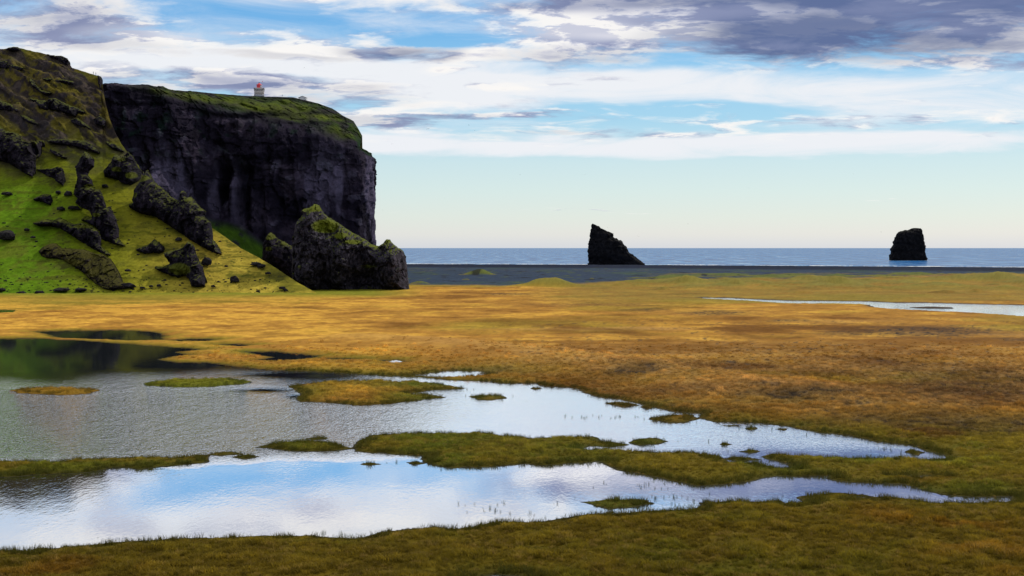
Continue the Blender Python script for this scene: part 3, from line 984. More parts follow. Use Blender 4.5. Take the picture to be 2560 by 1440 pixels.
hC = blend(hC, 0.9 * up, np.array([0.078, 0.060, 0.011]))
hC = blend(hC, 0.7 * up * sst(h1 + h2 * 0.5, 0.0, 0.4), np.array([0.048, 0.034, 0.018]))
hC = blend(hC, 0.7 * up * sst(-h1 + h2 * 0.6, 0.1, 0.4), np.array([0.055, 0.066, 0.007]))
dgn = ridged(dg * 0.030 + 0.6 * h2, along * 0.006, octv=4)
up2 = sst(HPY, 460, 340)
hC = blend(hC, 0.9 * up2 * sst(dgn + 0.4 * h2, 0.30, 0.62), np.array([0.020, 0.015, 0.018]))
hC = blend(hC, 0.6 * up2 * sst(fbm(dg * 0.02 + 30, along * 0.005, octv=4), 0.05, 0.35) * sst(HPX, 290, 200), np.array([0.050, 0.038, 0.036]))
for a_ in [(60, 160, 90, 14, .7), (40, 300, 90, 22, .8), (40, 245, 80, 12, .6), (190, 395, 60, 20, .6), (110, 330, 90, 22, .7), (300, 400, 50, 40, .75), (340, 440, 40, 30, .7), (30, 400, 90, 30, .7), (215, 205, 50, 12, .5)]:
    q_ = ((HPX - a_[0]) / a_[2]) ** 2 + ((HPY - a_[1] - 0.35 * (HPX - a_[0])) / a_[3]) ** 2
    hC = blend(hC, a_[4] * np.exp(-q_) * (0.55 + 0.9 * (h2 + h3)), np.array([0.026, 0.021, 0.026]))
ROCKC = np.array([0.022, 0.019, 0.022])
rk = sst(gz + 0.5 * h2, 0.85, 1.35) * (0.25 + 0.75 * sst(HPY, 560, 430))
hC = blend(hC, 0.95 * rk, ROCKC)
hC = blend(hC, 0.75 * up * sst(h2 + 0.3 * h3, 0.22, 0.42), np.array([0.045, 0.034, 0.030]))
hC = blend(hC, 0.7 * sst(h3 + 0.6 * h2, 0.42, 0.6) * (1 - up), np.array([0.045, 0.045, 0.008]))
ter = fbm(HX * 0.05 + 2 * h2, HZ * 0.55 + 1.5 * h1, octv=3)
lowm = (1 - up) * sst(HZ, 0.5, 6)
hC = blend(hC, 0.65 * lowm * sst(ter + 0.3 * h3, 0.10, 0.36), np.array([0.055, 0.060, 0.006]))
HZ2 = HZ2 + lowm * 0.35 * ter
for a_ in [(170, 480, 60, 60, .5), (250, 560, 60, 60, .6), (190, 590, 90, 26, .6), (200, 660, 110, 40, .8), (440, 530, 80, 60, .5), (480, 660, 50, 50, .7),
           (385, 625, 50, 20, .6), (60, 420, 80, 40, .5), (310, 440, 60, 40, .6), (700, 690, 60, 14, .8), (600, 700, 40, 8, .3), (140, 455, 50, 20, .5), (540, 640, 40, 14, .6)]:
    q_ = ((HPX - a_[0]) / a_[2]) ** 2 + ((HPY - a_[1]) / a_[3]) ** 2
    hC = blend(hC, a_[4] * np.exp(-q_) * sst(h2 + 0.9 * h3, -0.1, 0.35), np.array([0.026, 0.026, 0.008]))
hC = hC * (1 + 0.50 * h3 + 0.40 * h2)[..., None]
hC = np.clip(hC, 0.004, 0.5)
o = grid_mesh('hillside', HX, HY2, HZ2, M_HILL, cols=hC)
tag(o, kind='structure')

# ------------------------------------------------------------------ the cliff headland
CSKY = np.array([(120, 222), (200, 214), (257, 210), (330, 212), (372, 218), (392, 225), (450, 229), (500, 234), (560, 239), (640, 242), (690, 243),
                 (720, 250), (760, 258), (800, 271), (835, 289), (870, 302), (884, 320), (904, 350), (918, 370), (929, 388)], float)
CEDGE = np.array([(120, 240), (257, 216), (380, 226), (400, 240), (500, 288), (600, 312), (700, 328), (800, 350), (880, 386), (929, 425)], float)
CBASE = np.array([(120, 430), (257, 470), (400, 500), (525, 545), (560, 550), (600, 562), (650, 598), (700, 640), (760, 668), (929, 690)], float)
cp = np.linspace(120, 897, 420)
cyf = np.interp(cp, [120, 257, 400, 600, 750, 880, 922], [880, 905, 935, 985, 1015, 1040, 1050])
brow = np.interp(cp, [120, 300, 390, 640, 800, 897], [40, 30, 40, 85, 70, 24])


def cliff_cols(px, yf, br):
    t, es = te(px, np.interp(px, CSKY[:, 0], CSKY[:, 1]))
    _, ee = te(px, np.interp(px, CEDGE[:, 0], CEDGE[:, 1]))
    _, eb = te(px, np.interp(px, CBASE[:, 0], CBASE[:, 1]))
    return t, CAM_Z + es * (yf + br), CAM_Z + ee * (yf + 6), CAM_Z + eb * yf


ct, zt2, ze2, zb2 = cliff_cols(cp, cyf, brow)
path_x = ct * cyf; path_y = cyf.copy()
nx_ = np.zeros_like(cp); ny_ = -np.ones_like(cp)
# turn round the end of the headland
R_ = 34.0
cx0, cy0 = path_x[-1] - 2, path_y[-1] + R_ * 1.3 * 0.985
ang = np.radians(np.linspace(-80, 140, 90))
ax = cx0 + R_ * np.cos(ang) * 0.22 ; ay = cy0 + R_ * np.sin(ang) * 1.3
path_x = np.concatenate([path_x, ax]); path_y = np.concatenate([path_y, ay])
nx_ = np.concatenate([nx_, np.cos(ang)]); ny_ = np.concatenate([ny_, np.sin(ang)])
# carry on along the far side
bx_ = np.linspace(ax[-1], -420, 30)[1:]; by_ = np.linspace(ay[-1], 1420, 30)[1:]
path_x = np.concatenate([path_x, bx_]); path_y = np.concatenate([path_y, by_])
nx_ = np.concatenate([nx_, np.full(29, .4)]); ny_ = np.concatenate([ny_, np.full(29, .9)])
ext = len(path_x) - len(cp)
_, e_ = te(929, np.array([380.0, 396.0]))
wr = np.clip(np.linspace(0, 1, 90) * 2.6, 0, 1); wr = np.concatenate([wr, np.ones(29)])
zt2 = np.concatenate([zt2, zt2[-1] + wr * (CAM_Z + e_[0] * 1085 - zt2[-1])]); ze2 = np.concatenate([ze2, ze2[-1] + wr * (CAM_Z + e_[1] * 1085 - ze2[-1])])
zb2 = np.concatenate([zb2, np.full(ext, 2.0)])
brw = np.concatenate([brow, np.interp(np.arange(90), [0, 32, 90], [24, 3.0, 3.0]), np.full(29, 3.0)])
cpp = np.concatenate([cp, np.full(ext, 930.0)])
tal = np.interp(cpp, [120, 480, 700, 929], [150, 150, 110, 40])
# profile: talus / face / upper slope / plateau
def seg(n, a, b): return np.linspace(a, b, n, endpoint=False)
v = np.concatenate([seg(36, 0, 1), seg(170, 1, 2), seg(80, 2, 3), np.linspace(3, 4, 20)])
V, U = np.meshgrid(v, np.arange(len(path_x)), indexing='ij')
PXX, PYY = path_x[U], path_y[U]
NX, NY = nx_[U], ny_[U]
ZB, ZE, ZTT, BR, TL = zb2[U], ze2[U], zt2[U], brw[U], tal[U]
f0 = np.clip(V, 0, 1); f1 = np.clip(V - 1, 0, 1); f2 = np.clip(V - 2, 0, 1); f3 = np.clip(V - 3, 0, 1)
off = TL * (1 - f0) - 5 * np.sin(f1 * math.pi) * 0 - 4 * (1 - f1) * (f0 >= 1) - 0 * f1
off = off + np.where(V > 2, -f2 * BR, 0) - f3 * np.interp(U, [0, len(cp) - 60, len(cp) - 8, len(cp)], [45, 45, 4.0, 1.0])
zz = (ZB - TL * 0.62) * (1 - f0) + ZB * f0
zz = np.where(V > 1, ZB + (ZE - ZB) * f1, zz)
zz = np.where(V > 2, ZE + (ZTT - ZE) * (f2 ** 0.60), zz)
zz = np.where(V > 3, ZTT - f3 * 10, zz)
BX = PXX + NX * off; BY = PYY + NY * off
face = sst(V, 0.93, 1.08) * (1 - sst(V, 1.97, 2.15))
upm = sst(V, 1.95, 2.15) * (1 - sst(V, 2.9, 3.0))
arc = U.astype(float) * 1.9
rib = ridged(BX * 0.022, zz * 0.006 + BY * 0.01, octv=3)
r2_ = fbm(BX * 0.06, BY * 0.06, zz * 0.022, octv=5, gain=0.55)
r3_ = ridged(BX * 0.10, zz * 0.07, BY * 0.08, octv=4)
disp = face * (16.0 * (rib - 0.3) + 9.0 * r2_ + 2.6 * (r3_ - 0.2))
_v1, _ = cells(BX * 0.05, BY * 0.05, zz * 0.035 + 0.6 * r2_)
_v2, _ = cells(BX * 0.14 + r2_, BY * 0.14, zz * 0.16)
_v3, _ = cells(BX * 0.05, BY * 0.05, zz * 0.22 + r2_)
disp = disp + (face + 0.8 * upm) * (5.0 * (_v1 - .5) + 2.6 * (_v2 - .5) + 2.6 * (_v3 - .5) * sst(zz, 40, 80))
disp = disp + upm * (4.0 * r2_ + 3.0 * (r3_ - 0.3) * sst(fbm(BX * .02, BY * .02, zz * .04, octv=3), -0.1, 0.3))
disp = disp + (1 - face) * (1 - upm) * (V < 2) * 1.5 * r2_
cpx, cpy = topx(BX, BY, zz)
for ax_, ay_, rx_, ry_, dd_ in [(548, 475, 16, 62, 26), (592, 432, 42, 26, 24), (603, 500, 15, 60, 26), (520, 520, 18, 40, 10), (650, 470, 10, 60, 7),
                                (470, 440, 22, 60, 10), (735, 560, 40, 50, 14), (700, 520, 16, 70, 9), (860, 520, 12, 90, 7), (620, 290, 130, 8, 6),
                                (430, 420, 14, 70, 8), (780, 430, 18, 70, 7), (660, 400, 60, 10, 5), (350, 262, 80, 5, 4)]:
    q = ((cpx - ax_) / rx_) ** 2 + ((cpy - ay_) / ry_) ** 2
    disp = disp - dd_ * np.exp(-q) * (NY < -0.5)
lim = np.interp(U, [0, len(cp) - 70, len(cp) - 5], [1.0, 1.0, 0.5])
BX = BX + NX * disp * lim; BY = BY + NY * disp * lim
zz = zz + upm * 2.5 * r2_ + (V > 2.9) * 0.35 * fbm(BX * 0.1, BY * 0.1, octv=3) * 1.2
g1 = fbm(BX * 0.02, zz * 0.04, BY * 0.02, octv=4); g2 = fbm(BX * 0.10, zz * 0.12, BY * 0.10, octv=4)
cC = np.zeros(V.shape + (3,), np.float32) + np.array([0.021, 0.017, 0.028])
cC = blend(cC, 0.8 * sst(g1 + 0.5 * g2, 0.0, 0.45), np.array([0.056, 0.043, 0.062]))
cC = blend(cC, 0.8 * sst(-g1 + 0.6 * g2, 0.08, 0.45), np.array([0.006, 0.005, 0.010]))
st2 = fbm(BX * 0.05, zz * 0.010, BY * 0.02, octv=4)
cC = blend(cC, 0.85 * face * sst(st2, 0.04, 0.24) * sst(cpy, 330, 420), np.array([0.100, 0.086, 0.130]))
cC = cC * (0.75 + 0.6 * _v2)[..., None]
cC = blend(cC, 0.5 * face * (_v2 > 0.82) * sst(g2, -0.1, 0.3), np.array([0.085, 0.080, 0.11]))
cC = blend(cC, 0.55 * sst(g2, 0.1, 0.4) * sst(cpy, 470, 330) * face, np.array([0.010, 0.028, 0.016]))
gr = sst(V, 1.95, 2.35) * sst(g1 * 1.0 + g2 * 1.1 - 0.02 + 0.25 * sst(V, 2.2, 2.6), -0.12, 0.25)
cC = blend(cC, 0.92 * gr * sst(cpx, 370, 410), np.array([0.014, 0.036, 0.014]))
yel = sst(V, 2.55, 2.8) * sst(g2 + g1, -0.35, 0.25) * (1 - 0.75 * sst(V, 2.86, 2.95))
cC = blend(cC, 0.45 * yel * sst(cpx, 385, 420), np.array([0.060, 0.070, 0.012]))
for a_ in [(470, 242, 110, 9, 1), (600, 256, 80, 12, 1), (690, 275, 80, 17, 1.1), (790, 288, 70, 14, 1), (850, 330, 40, 16, .8), (740, 262, 50, 8, .8)]:
    q_ = ((cpx - a_[0]) / a_[2]) ** 2 + ((cpy - a_[1] - 0.18 * (cpx - a_[0])) / a_[3]) ** 2
    cC = blend(cC, a_[4] * np.exp(-q_) * (0.8 + 0.8 * g2), np.array([0.070, 0.088, 0.010]))
for a_ in [(640, 285, 90, 6, .9), (740, 308, 100, 5, .9), (480, 262, 90, 8, .8), (700, 248, 60, 4, .8), (800, 282, 50, 6, .8), (340, 240, 90, 14, .7)]:
    q_ = ((cpx - a_[0]) / a_[2]) ** 2 + ((cpy - a_[1]) / a_[3]) ** 2
    cC = blend(cC, a_[4] * np.exp(-q_), np.array([0.008, 0.007, 0.012]))
cC = blend(cC, 0.85 * (1 - sst(V, 0.9, 1.0)) * sst(g2 + 0.5, 0, 0.3), np.array([0.050, 0.105, 0.006]))
cC = blend(cC, 0.85 * sst(V, 2.90, 2.98) * sst(g2, -0.3, 0.1), np.array([0.018, 0.014, 0.016]))
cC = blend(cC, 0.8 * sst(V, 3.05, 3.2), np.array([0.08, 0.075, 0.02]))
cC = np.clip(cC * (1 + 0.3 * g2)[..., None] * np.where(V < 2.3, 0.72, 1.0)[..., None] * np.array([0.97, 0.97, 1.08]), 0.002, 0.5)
M_CLIFF = mat_turf('cliff_rock', 0.8, 1.0, 0.16, 0.9, 2.0)
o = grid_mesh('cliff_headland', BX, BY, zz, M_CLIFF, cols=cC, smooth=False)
tag(o, kind='structure')


# ------------------------------------------------------------------ rocks lofted from stacked outlines
def loft(rows, depth_fn, thick, seed, amp=1.0, step=0.5, nang=120, sq=3.2, sink=3.0, fwd=0.0, freq=1.0):
    rows = sorted(rows)
    r = np.array(rows, float)
    pys = r[:, 0]
    yb = depth_fn(0.5 * (r[-1, 1] + r[-1, 2]), pys[-1])
    mpp = yb / FPX
    n = max(10, int((pys[-1] - pys[0]) * mpp / step))
    # the first rows close the top
    q = np.linspace(0, 1, n)
    py = pys[0] + (pys[-1] - pys[0]) * q
    xl = np.interp(py, pys, r[:, 1]); xr = np.interp(py, pys, r[:, 2])
    wj = (xr - xl) * 0.5
    jag = np.sin(np.clip(q, 0, 1) * math.pi) * 0.7 + 0.3
    e1 = 0.16 * fbm(py * 0.09 + seed * 3.1, py * 0 + seed, octv=4, gain=0.65) * wj * jag
    e2 = 0.16 * fbm(py * 0.09 + seed * 5.7, py * 0 + seed + 40, octv=4, gain=0.65) * wj * jag
    xl = xl + e1; xr = xr + e2
    xm = 0.5 * (xl + xr)
    Yd = np.array([depth_fn(a, b) for a, b in zip(xm, py)])
    hw = 0.5 * (xr - xl) / FPX * Yd
    wmax = hw.max()
    hd = np.minimum(thick, np.maximum(0.45 * hw + 0.5 * thick * np.sqrt(np.clip(q * 1.2, 0, 1)), 0.5)) * (0.55 + 0.45 * np.clip(hw / wmax * 1.6, 0, 1))
    cx, _, cz = at(xm, py, Yd)
    # closing cap rows and a sunken base
    k = np.array([0.02, 0.35, 0.7])
    hw = np.concatenate([hw[0] * k, hw, [hw[-1] * 1.03]])
    hd = np.concatenate([hd[0] * k, hd, [hd[-1] * 1.03]])
    cx = np.concatenate([[cx[0]] * 3, cx, [cx[-1]]])
    cz = np.concatenate([[cz[0] + 0.6, cz[0] + 0.45, cz[0] + 0.2], cz, [cz[-1] - sink]])
    Yd = np.concatenate([[Yd[0]] * 3, Yd, [Yd[-1]]]) - fwd
    a = np.linspace(0, 2 * math.pi, nang, endpoint=False)
    ca, sa = np.cos(a), np.sin(a)
    sx = np.sign(ca) * np.abs(ca) ** (2 / sq); sy_ = np.sign(sa) * np.abs(sa) ** (2 / sq)
    X = cx[:, None] + hw[:, None] * sx[None]
    Y = Yd[:, None] + hd[:, None] * sy_[None]
    Z = cz[:, None] + 0 * X
    dx = X - cx[:, None]; dy = Y - Yd[:, None]
    ln = np.hypot(dx, dy) + 1e-6
    s = seed * 13.7
    f = freq
    wx_ = X + 1.8 * pn(X * .15, Y * .15, Z * .15 + s); wz_ = Z + 1.8 * pn(X * .15 + 9, Y * .15, Z * .15)
    v1, q1 = cells(wx_ * .13 * f, Y * .13 * f, wz_ * .06 * f + s); v2, q2 = cells(wx_ * .42 * f + 5, Y * .42 * f, wz_ * .24 * f + s)
    v3, q3 = cells(X * 1.1 * f + 5, Y * 1.1 * f, Z * .8 * f + s)
    d = amp * (0.7 * fbm(X * .10 * f + s, Y * .10 * f, Z * .035 * f, octv=3) + 1.0 * (ridged(X * .28 * f + s, Y * .28 * f, Z * .10 * f, octv=4) - 0.35)
               + 0.9 * (v1 - .5) + 1.0 * (v2 - .5) + 0.6 * (v3 - .5))
    fade = np.clip(np.minimum(hw, hd)[:, None] / 3.0, 0.1, 1)
    X = X + dx / ln * d * fade; Y = Y + dy / ln * d * fade
    vz, _q = cells(X * .45 * f, Y * .45 * f, Z * .10 * f + s)
    Z = Z + amp * (0.5 * fbm(X * .3 * f, Y * .3 * f, Z * .3 * f + s, octv=3) + 1.5 * (vz - .5)) * fade
    idx = np.arange(X.size, dtype=np.int32).reshape(X.shape)
    nxt = np.roll(idx, -1, axis=1)
    F = np.stack([idx[:-1], idx[1:], nxt[1:], nxt[:-1]], -1).reshape(-1, 4)
    return np.stack([X, Y, Z], -1).reshape(-1, 3), F


def make_rock(name, lofts, mat, label, cat, group=None, moss=None):
    cos, fs, b = [], [], 0
    for c_, f_ in lofts:
        cos.append(c_); fs.append(f_ + b); b += len(c_)
    co = np.concatenate(cos); f = np.concatenate(fs)
    org = co.mean(0); org[2] = co[:, 2].min()
    at_ = None
    if moss:
        qx, qy = topx(co[:, 0], co[:, 1], co[:, 2])
        mv = np.zeros(len(co))
        for mx_, my_, rx_, ry_, k_ in moss:
            mv = np.maximum(mv, k_ * np.exp(-((qx - mx_) / rx_) ** 2 - ((qy - my_) / ry_) ** 2))
        at_ = {'moss': mv}
    o = raw_mesh(name, co - org, f, mat, attrs=at_, smooth=False)
    o.location = org.tolist()
    return tag(o, label, cat, group)


def const(y): return lambda a, b: y


def follow(base_px, base_py, k=0.75):
    yb = hill_y(base_px, base_py)
    return lambda a, b: yb + k * (hill_y(a, min(b, base_py)) - yb)


G = 'rock crags on the green hillside'
# distance table of the smooth slope
_tx = np.arange(-220, 861, 10.0); _ty = np.arange(100, 745, 4.0)
_t, _tyy, _tz, _t0 = hill_cols(_tx)
HYT = np.zeros((len(_tx), len(_ty)), np.float32)
for i in range(len(_tx)):
    yy_ = _t0[i] + (_tyy[i] - _t0[i]) * _sv
    _, pp = topx(_t[i] * yy_, yy_, _tz[i] * hill_prof(_sv))
    HYT[i] = np.interp(-_ty, -pp, _sv) * (_tyy[i] - _t0[i]) + _t0[i]


def hyv(px, py):
    a = np.clip((px - _tx[0]) / 10.0, 0, len(_tx) - 1.001); b_ = np.clip((py - _ty[0]) / 4.0, 0, len(_ty) - 1.001)
    i, j = a.astype(int), b_.astype(int); u, w = a - i, b_ - j
    return (HYT[i, j] * (1 - u) + HYT[i + 1, j] * u) * (1 - w) + (HYT[i, j + 1] * (1 - u) + HYT[i + 1, j + 1] * u) * w


def sdf2(poly, X, Y):
    P = np.asarray(poly, np.float32); ins = np.zeros(X.shape, bool); dist = np.full(X.shape, 1e9, np.float32)
    for i in range(len(P)):
        a, b_ = P[i], P[(i + 1) % len(P)]
        c_ = (a[1] > Y) != (b_[1] > Y)
        if abs(b_[1] - a[1]) > 1e-9:
            ins ^= c_ & (X < (b_[0] - a[0]) * (Y - a[1]) / (b_[1] - a[1]) + a[0])
        d = b_ - a
        u = np.clip(((X - a[0]) * d[0] + (Y - a[1]) * d[1]) / (float(d @ d) + 1e-9), 0, 1)
        dist = np.minimum(dist, np.hypot(X - a[0] - u * d[0], Y - a[1] - u * d[1]))
    return np.where(ins, dist, -dist)


def crag(name, poly, sc, ox, oy, thick, seed, label, cat, group, mat=None, k=0.35, moss=None, amp=1.0, step=1.2, yc=None, fwd=0.0, bulge=()):
    """a rock body whose front outline is the traced one: a full body standing on the slope, fractured into blocks"""
    mat = mat or M_BASALT
    P = np.array(poly, float) / sc + np.array([ox, oy])
    x0, y0 = P.min(0) - 3; x1, y1 = P.max(0) + 3
    gx = np.arange(x0, x1, step); gy = np.arange(y0, y1, step)
    QX, QY = np.meshgrid(gx, gy)
    m = (yc or hyv(np.array([P[:, 0].mean()]), np.array([P[:, 1].mean()]))[0]) / FPX
    wx = QX + 2.2 * fbm(QX * .10 + seed, QY * .10, octv=4, gain=.65); wy = QY + 2.2 * fbm(QX * .10 + 30, QY * .10 + seed, octv=4, gain=.65)
    sd = sdf2(P, wx, wy)
    ins = sd > 0
    # lowest traced point of every column is where the rock meets the turf
    rows_ = np.arange(len(gy))[:, None] * np.ones_like(QX)
    bot = np.where(ins, rows_, -1).max(0)
    bot = np.maximum(bot, 0).astype(int)
    by_ = gy[bot]
    ker = np.ones(9) / 9
    by_ = np.convolve(np.pad(by_, 4, mode='edge'), ker, 'valid')
    YB = hyv(gx, by_)[None, :]
    Yc = YB + k * (hyv(QX, np.minimum(QY, by_[None, :])) - YB)
    if yc: Yc = Yc * 0 + yc
    Yc = Yc - fwd
    bd = ins & ~(np.roll(ins, 1, 0) & np.roll(ins, -1, 0) & np.roll(ins, 1, 1) & np.roll(ins, -1, 1))
    R = thick / m
    sdm = np.where(bd, 0, np.maximum(sd, 0))
    prof = np.sqrt(np.clip(1 - (1 - np.clip(sdm / R, 0, 1)) ** 2, 0, 1))
    X, Yq_, Z = at(QX, QY, Yc)
    s_ = seed * 11.3
    vx = X + 1.5 * pn(X * .15, Z * .15, Yc * 0 + s_); vz = Z + 1.5 * pn(X * .15 + 7, Z * .15, Yc * 0 + s_)
    v1, _ = cells(vx * .16, vz * .085, 0 * X + s_); v2, _ = cells(vx * .40 + 3, vz * .26, 0 * X + s_); v3, _ = cells(X * .9, Z * .7, 0 * X + s_)
    rdg = ridged(X * .12 + s_, Z * .05, octv=4)
    d = amp * (4.2 * (v1 - .5) + 2.4 * (v2 - .5) + 1.1 * (v3 - .5) + 2.0 * (rdg - .3)) * np.clip(sdm * m / 1.2, 0, 1)
    off = thick * prof + d
    for bx0_, by0_, brx_, bry_, bd_ in bulge:
        off = off + bd_ * np.exp(-((QX - bx0_) / brx_) ** 2 - ((QY - by0_) / bry_) ** 2) * np.clip(sdm * m / 3.0, 0, 1)
    off = np.where(bd, 0, np.maximum(off, 0.15))
    idx = -np.ones(QX.shape, int); idx[ins] = np.arange(ins.sum())
    f = (ins[:-1, :-1] & ins[:-1, 1:] & ins[1:, 1:] & ins[1:, :-1])
    q4 = np.stack([idx[:-1, :-1], idx[1:, :-1], idx[1:, 1:], idx[:-1, 1:]], -1)[f]
    n = int(ins.sum())
    # front bulges towards the viewer at the foot, the back runs into the slope
    fr_ = np.stack([X, Yq_ - off, Z + 0.15 * off * 0], -1)[ins]
    bk_ = np.stack([X, Yq_ + 0.9 * thick * prof, Z - 0.25 * thick * prof], -1)[ins]
    co = np.concatenate([fr_, bk_])
    F = np.concatenate([q4, q4[:, ::-1] + n])
    mv = np.zeros(len(co))
    qx, qy = np.concatenate([QX[ins]] * 2), np.concatenate([QY[ins]] * 2)
    for mx_, my_, rx_, ry_, k_ in (moss or []):
        mv = np.maximum(mv, k_ * np.exp(-((qx - mx_) / rx_) ** 2 - ((qy - my_) / ry_) ** 2))
    # turf creeps over the upslope (left, upper) edge
    topd = np.where(ins, rows_, 1e6).min(0)[None, :]
    te_ = np.clip(1 - (rows_ - topd) * step / 6.0, 0, 1)[ins]
    mv = np.maximum(mv, np.concatenate([te_, te_]) * 0.6)
    org = np.array([co[:, 0].mean(), co[:, 1].mean(), co[:, 2].min()])
    o = raw_mesh(name, co - org, F, mat, attrs={'moss': mv}, smooth=False)
    o.location = org.tolist()
    return tag(o, label, cat, group)


M_MOSSY = mat_rock('mossy_basalt', (0.005, 0.004, 0.004), (0.024, 0.018, 0.016), (0.060, 0.055, 0.008), 0.30, 0.62, 0.95)
c2 = (4.0, 0, 400); c1 = (4.0, 0, 100)
crag('rock_outcrop', [(1010, 518), (1040, 490), (1095, 478), (1150, 440), (1195, 450), (1235, 525), (1290, 570), (1340, 595), (1440, 665), (1540, 730), (1650, 790), (1720, 840),
     (1790, 856), (1830, 830), (1865, 790), (1905, 796), (1930, 830), (1980, 870), (2030, 905), (2060, 960), (2068, 1040), (2080, 1150), (2092, 1270), (2090, 1325), (1900, 1330),
     (1500, 1330), (1240, 1330), (960, 1330), (885, 1320), (885, 1290), (915, 1200), (925, 1050), (930, 900), (925, 800), (955, 700), (960, 640), (1000, 590), (1040, 545)],
     4.0, 500, 400, 15, 15, 'biggest freestanding rock crag on the plain, grass-topped peak and lower right hump', 'rock crag', None, mat=M_BIGROCK, yc=600.0, amp=1.15, step=0.95,
     bulge=[(770, 660, 34, 120, 8), (866, 640, 22, 70, 7), (985, 670, 24, 70, 6), (820, 690, 16, 60, -5), (928, 690, 30, 50, -9), (890, 700, 20, 40, -5), (822, 575, 30, 26, -4)],
     moss=[(790, 520, 24, 12, 1.1), (822, 566, 30, 18, 1.2), (860, 590, 22, 10, .9), (890, 605, 26, 8, .8), (972, 604, 12, 8, .7), (765, 665, 14, 8, .5), (930, 665, 34, 10, .55),
           (790, 728, 50, 5, .8)])
crag('rock_outcrop', [(622, 1000), (630, 920), (632, 850), (655, 780), (690, 735), (715, 722), (745, 740), (790, 795), (850, 812), (900, 852), (960, 870), (1040, 960), (1050, 1120),
     (1040, 1310), (900, 1240), (800, 1150), (720, 1112), (660, 1062)], 4.0, 500, 400, 9, 14, 'smaller mossy rock stack just left of the biggest crag', 'rock crag', None, yc=622.0,
     moss=[(680, 590, 16, 12, 1), (715, 608, 14, 8, .8), (680, 622, 14, 8, .7)])
crag('rock_outcrop', [(1440, 160), (1480, 90), (1510, 150), (1545, 215), (1640, 290), (1720, 370), (1790, 400), (1805, 330), (1835, 303), (1862, 320),
     (1872, 372), (1920, 366), (1960, 420), (2010, 470), (2062, 510), (2040, 560), (2110, 620), (2122, 700), (2130, 790), (2170, 830), (2210, 900),
     (2240, 948), (2150, 935), (2060, 890), (1900, 800), (1760, 700), (1640, 620), (1560, 570), (1400, 535), (1300, 480), (1288, 440), (1340, 425),
     (1325, 400), (1350, 310), (1370, 260), (1410, 210)], *c2, 9, 1, 'longest jagged rock rib on the hill skyline, in front of the cliff face', 'rock rib', G,
     moss=[(365, 448, 18, 10, 1), (350, 490, 14, 10, .7), (478, 500, 12, 8, .8)])
crag('rock_outcrop', [(765, 110), (758, 60), (795, 20), (810, -10), (830, -60), (850, -90), (900, -60), (942, -10), (935, 60), (890, 100), (872, 140), (922, 200),
     (932, 262), (890, 258), (950, 288), (1005, 300), (1030, 360), (1052, 430), (1062, 480), (1100, 458), (1132, 510), (1162, 590), (1187, 680), (1182, 780),
     (1285, 872), (1180, 855), (1060, 805), (1008, 790), (1000, 720), (960, 670), (900, 640), (830, 612), (818, 590), (860, 560), (930, 565), (895, 510),
     (820, 480), (760, 430), (785, 385), (748, 352), (755, 300), (768, 250), (778, 180)], *c2, 6.5, 2,
     'tall dark pinnacle ridge standing in the middle of the green slope', 'rock rib', G, moss=[(225, 466, 14, 7, .8), (222, 546, 20, 5, 1), (250, 538, 14, 6, .9)])
crag('rock_ledge', [(318, 630), (400, 608), (470, 590), (550, 598), (600, 570), (660, 600), (740, 640), (830, 628), (920, 660), (980, 700), (1006, 760), (1012, 850),
     (1045, 890), (1110, 930), (1135, 962), (1060, 950), (980, 915), (900, 870), (800, 810), (700, 740), (600, 682), (500, 665), (400, 668)], *c2, 5, 3,
     'slanting rock ledge with grassy top just below the pinnacle ridge', 'rock ledge', G, moss=[(215, 566, 30, 5, 1.1), (165, 552, 24, 4, .8)])
crag('rock_outcrop', [(388, 905), (430, 870), (500, 835), (560, 828), (620, 880), (700, 885), (760, 890), (850, 892), (950, 930), (1050, 950), (1110, 990), (1160, 1060),
     (1210, 1150), (1235, 1220), (1300, 1240), (1362, 1292), (1250, 1292), (1140, 1302), (1040, 1290), (960, 1240), (880, 1170), (790, 1090), (700, 1040), (640, 1000),
     (560, 985), (470, 985), (418, 960)], *c2, 4, 4, 'low broad moss-covered rock spread near the hill foot on the left', 'rock', G, mat=M_MOSSY, k=0.8,
     moss=[(190, 655, 40, 14, .8), (240, 680, 26, 16, .8), (225, 640, 40, 8, .9), (270, 670, 20, 20, .7), (215, 690, 16, 12, .6)])
crag('rock_outcrop', [(1640, 930), (1700, 910), (1780, 890), (1840, 868), (1888, 808), (1942, 850), (1962, 930), (1992, 1000), (2032, 1060), (2042, 1130), (2072, 1200),
     (2082, 1262), (2000, 1272), (1920, 1266), (1895, 1190), (1850, 1150), (1790, 1180), (1720, 1160), (1640, 1130), (1560, 1095), (1550, 1058), (1640, 1062),
     (1700, 1035), (1660, 970)], *c2, 5.5, 5, 'leaning crag with steep right side at the hill foot, left of two lone boulders', 'rock crag', G,
     moss=[(455, 672, 28, 16, 1.2), (440, 640, 14, 6, .6)])
crag('rock_outcrop', [(1350, 896), (1420, 868), (1490, 840), (1545, 783), (1600, 820), (1640, 860), (1662, 910), (1600, 938), (1540, 930), (1450, 942), (1380, 915)],
     *c2, 4, 6, 'small grey pointed crag upslope from the leaning crag near the hill foot', 'rock crag', G)
crag('rock_outcrop', [(348, 75), (400, 90), (500, 85), (580, 63), (630, 80), (645, 140), (657, 200), (667, 272), (600, 242), (540, 192), (450, 150), (390, 112)],
     *c2, 4.5, 7, 'squat black crag between the left edge crag and the pinnacle ridge', 'rock crag', G)
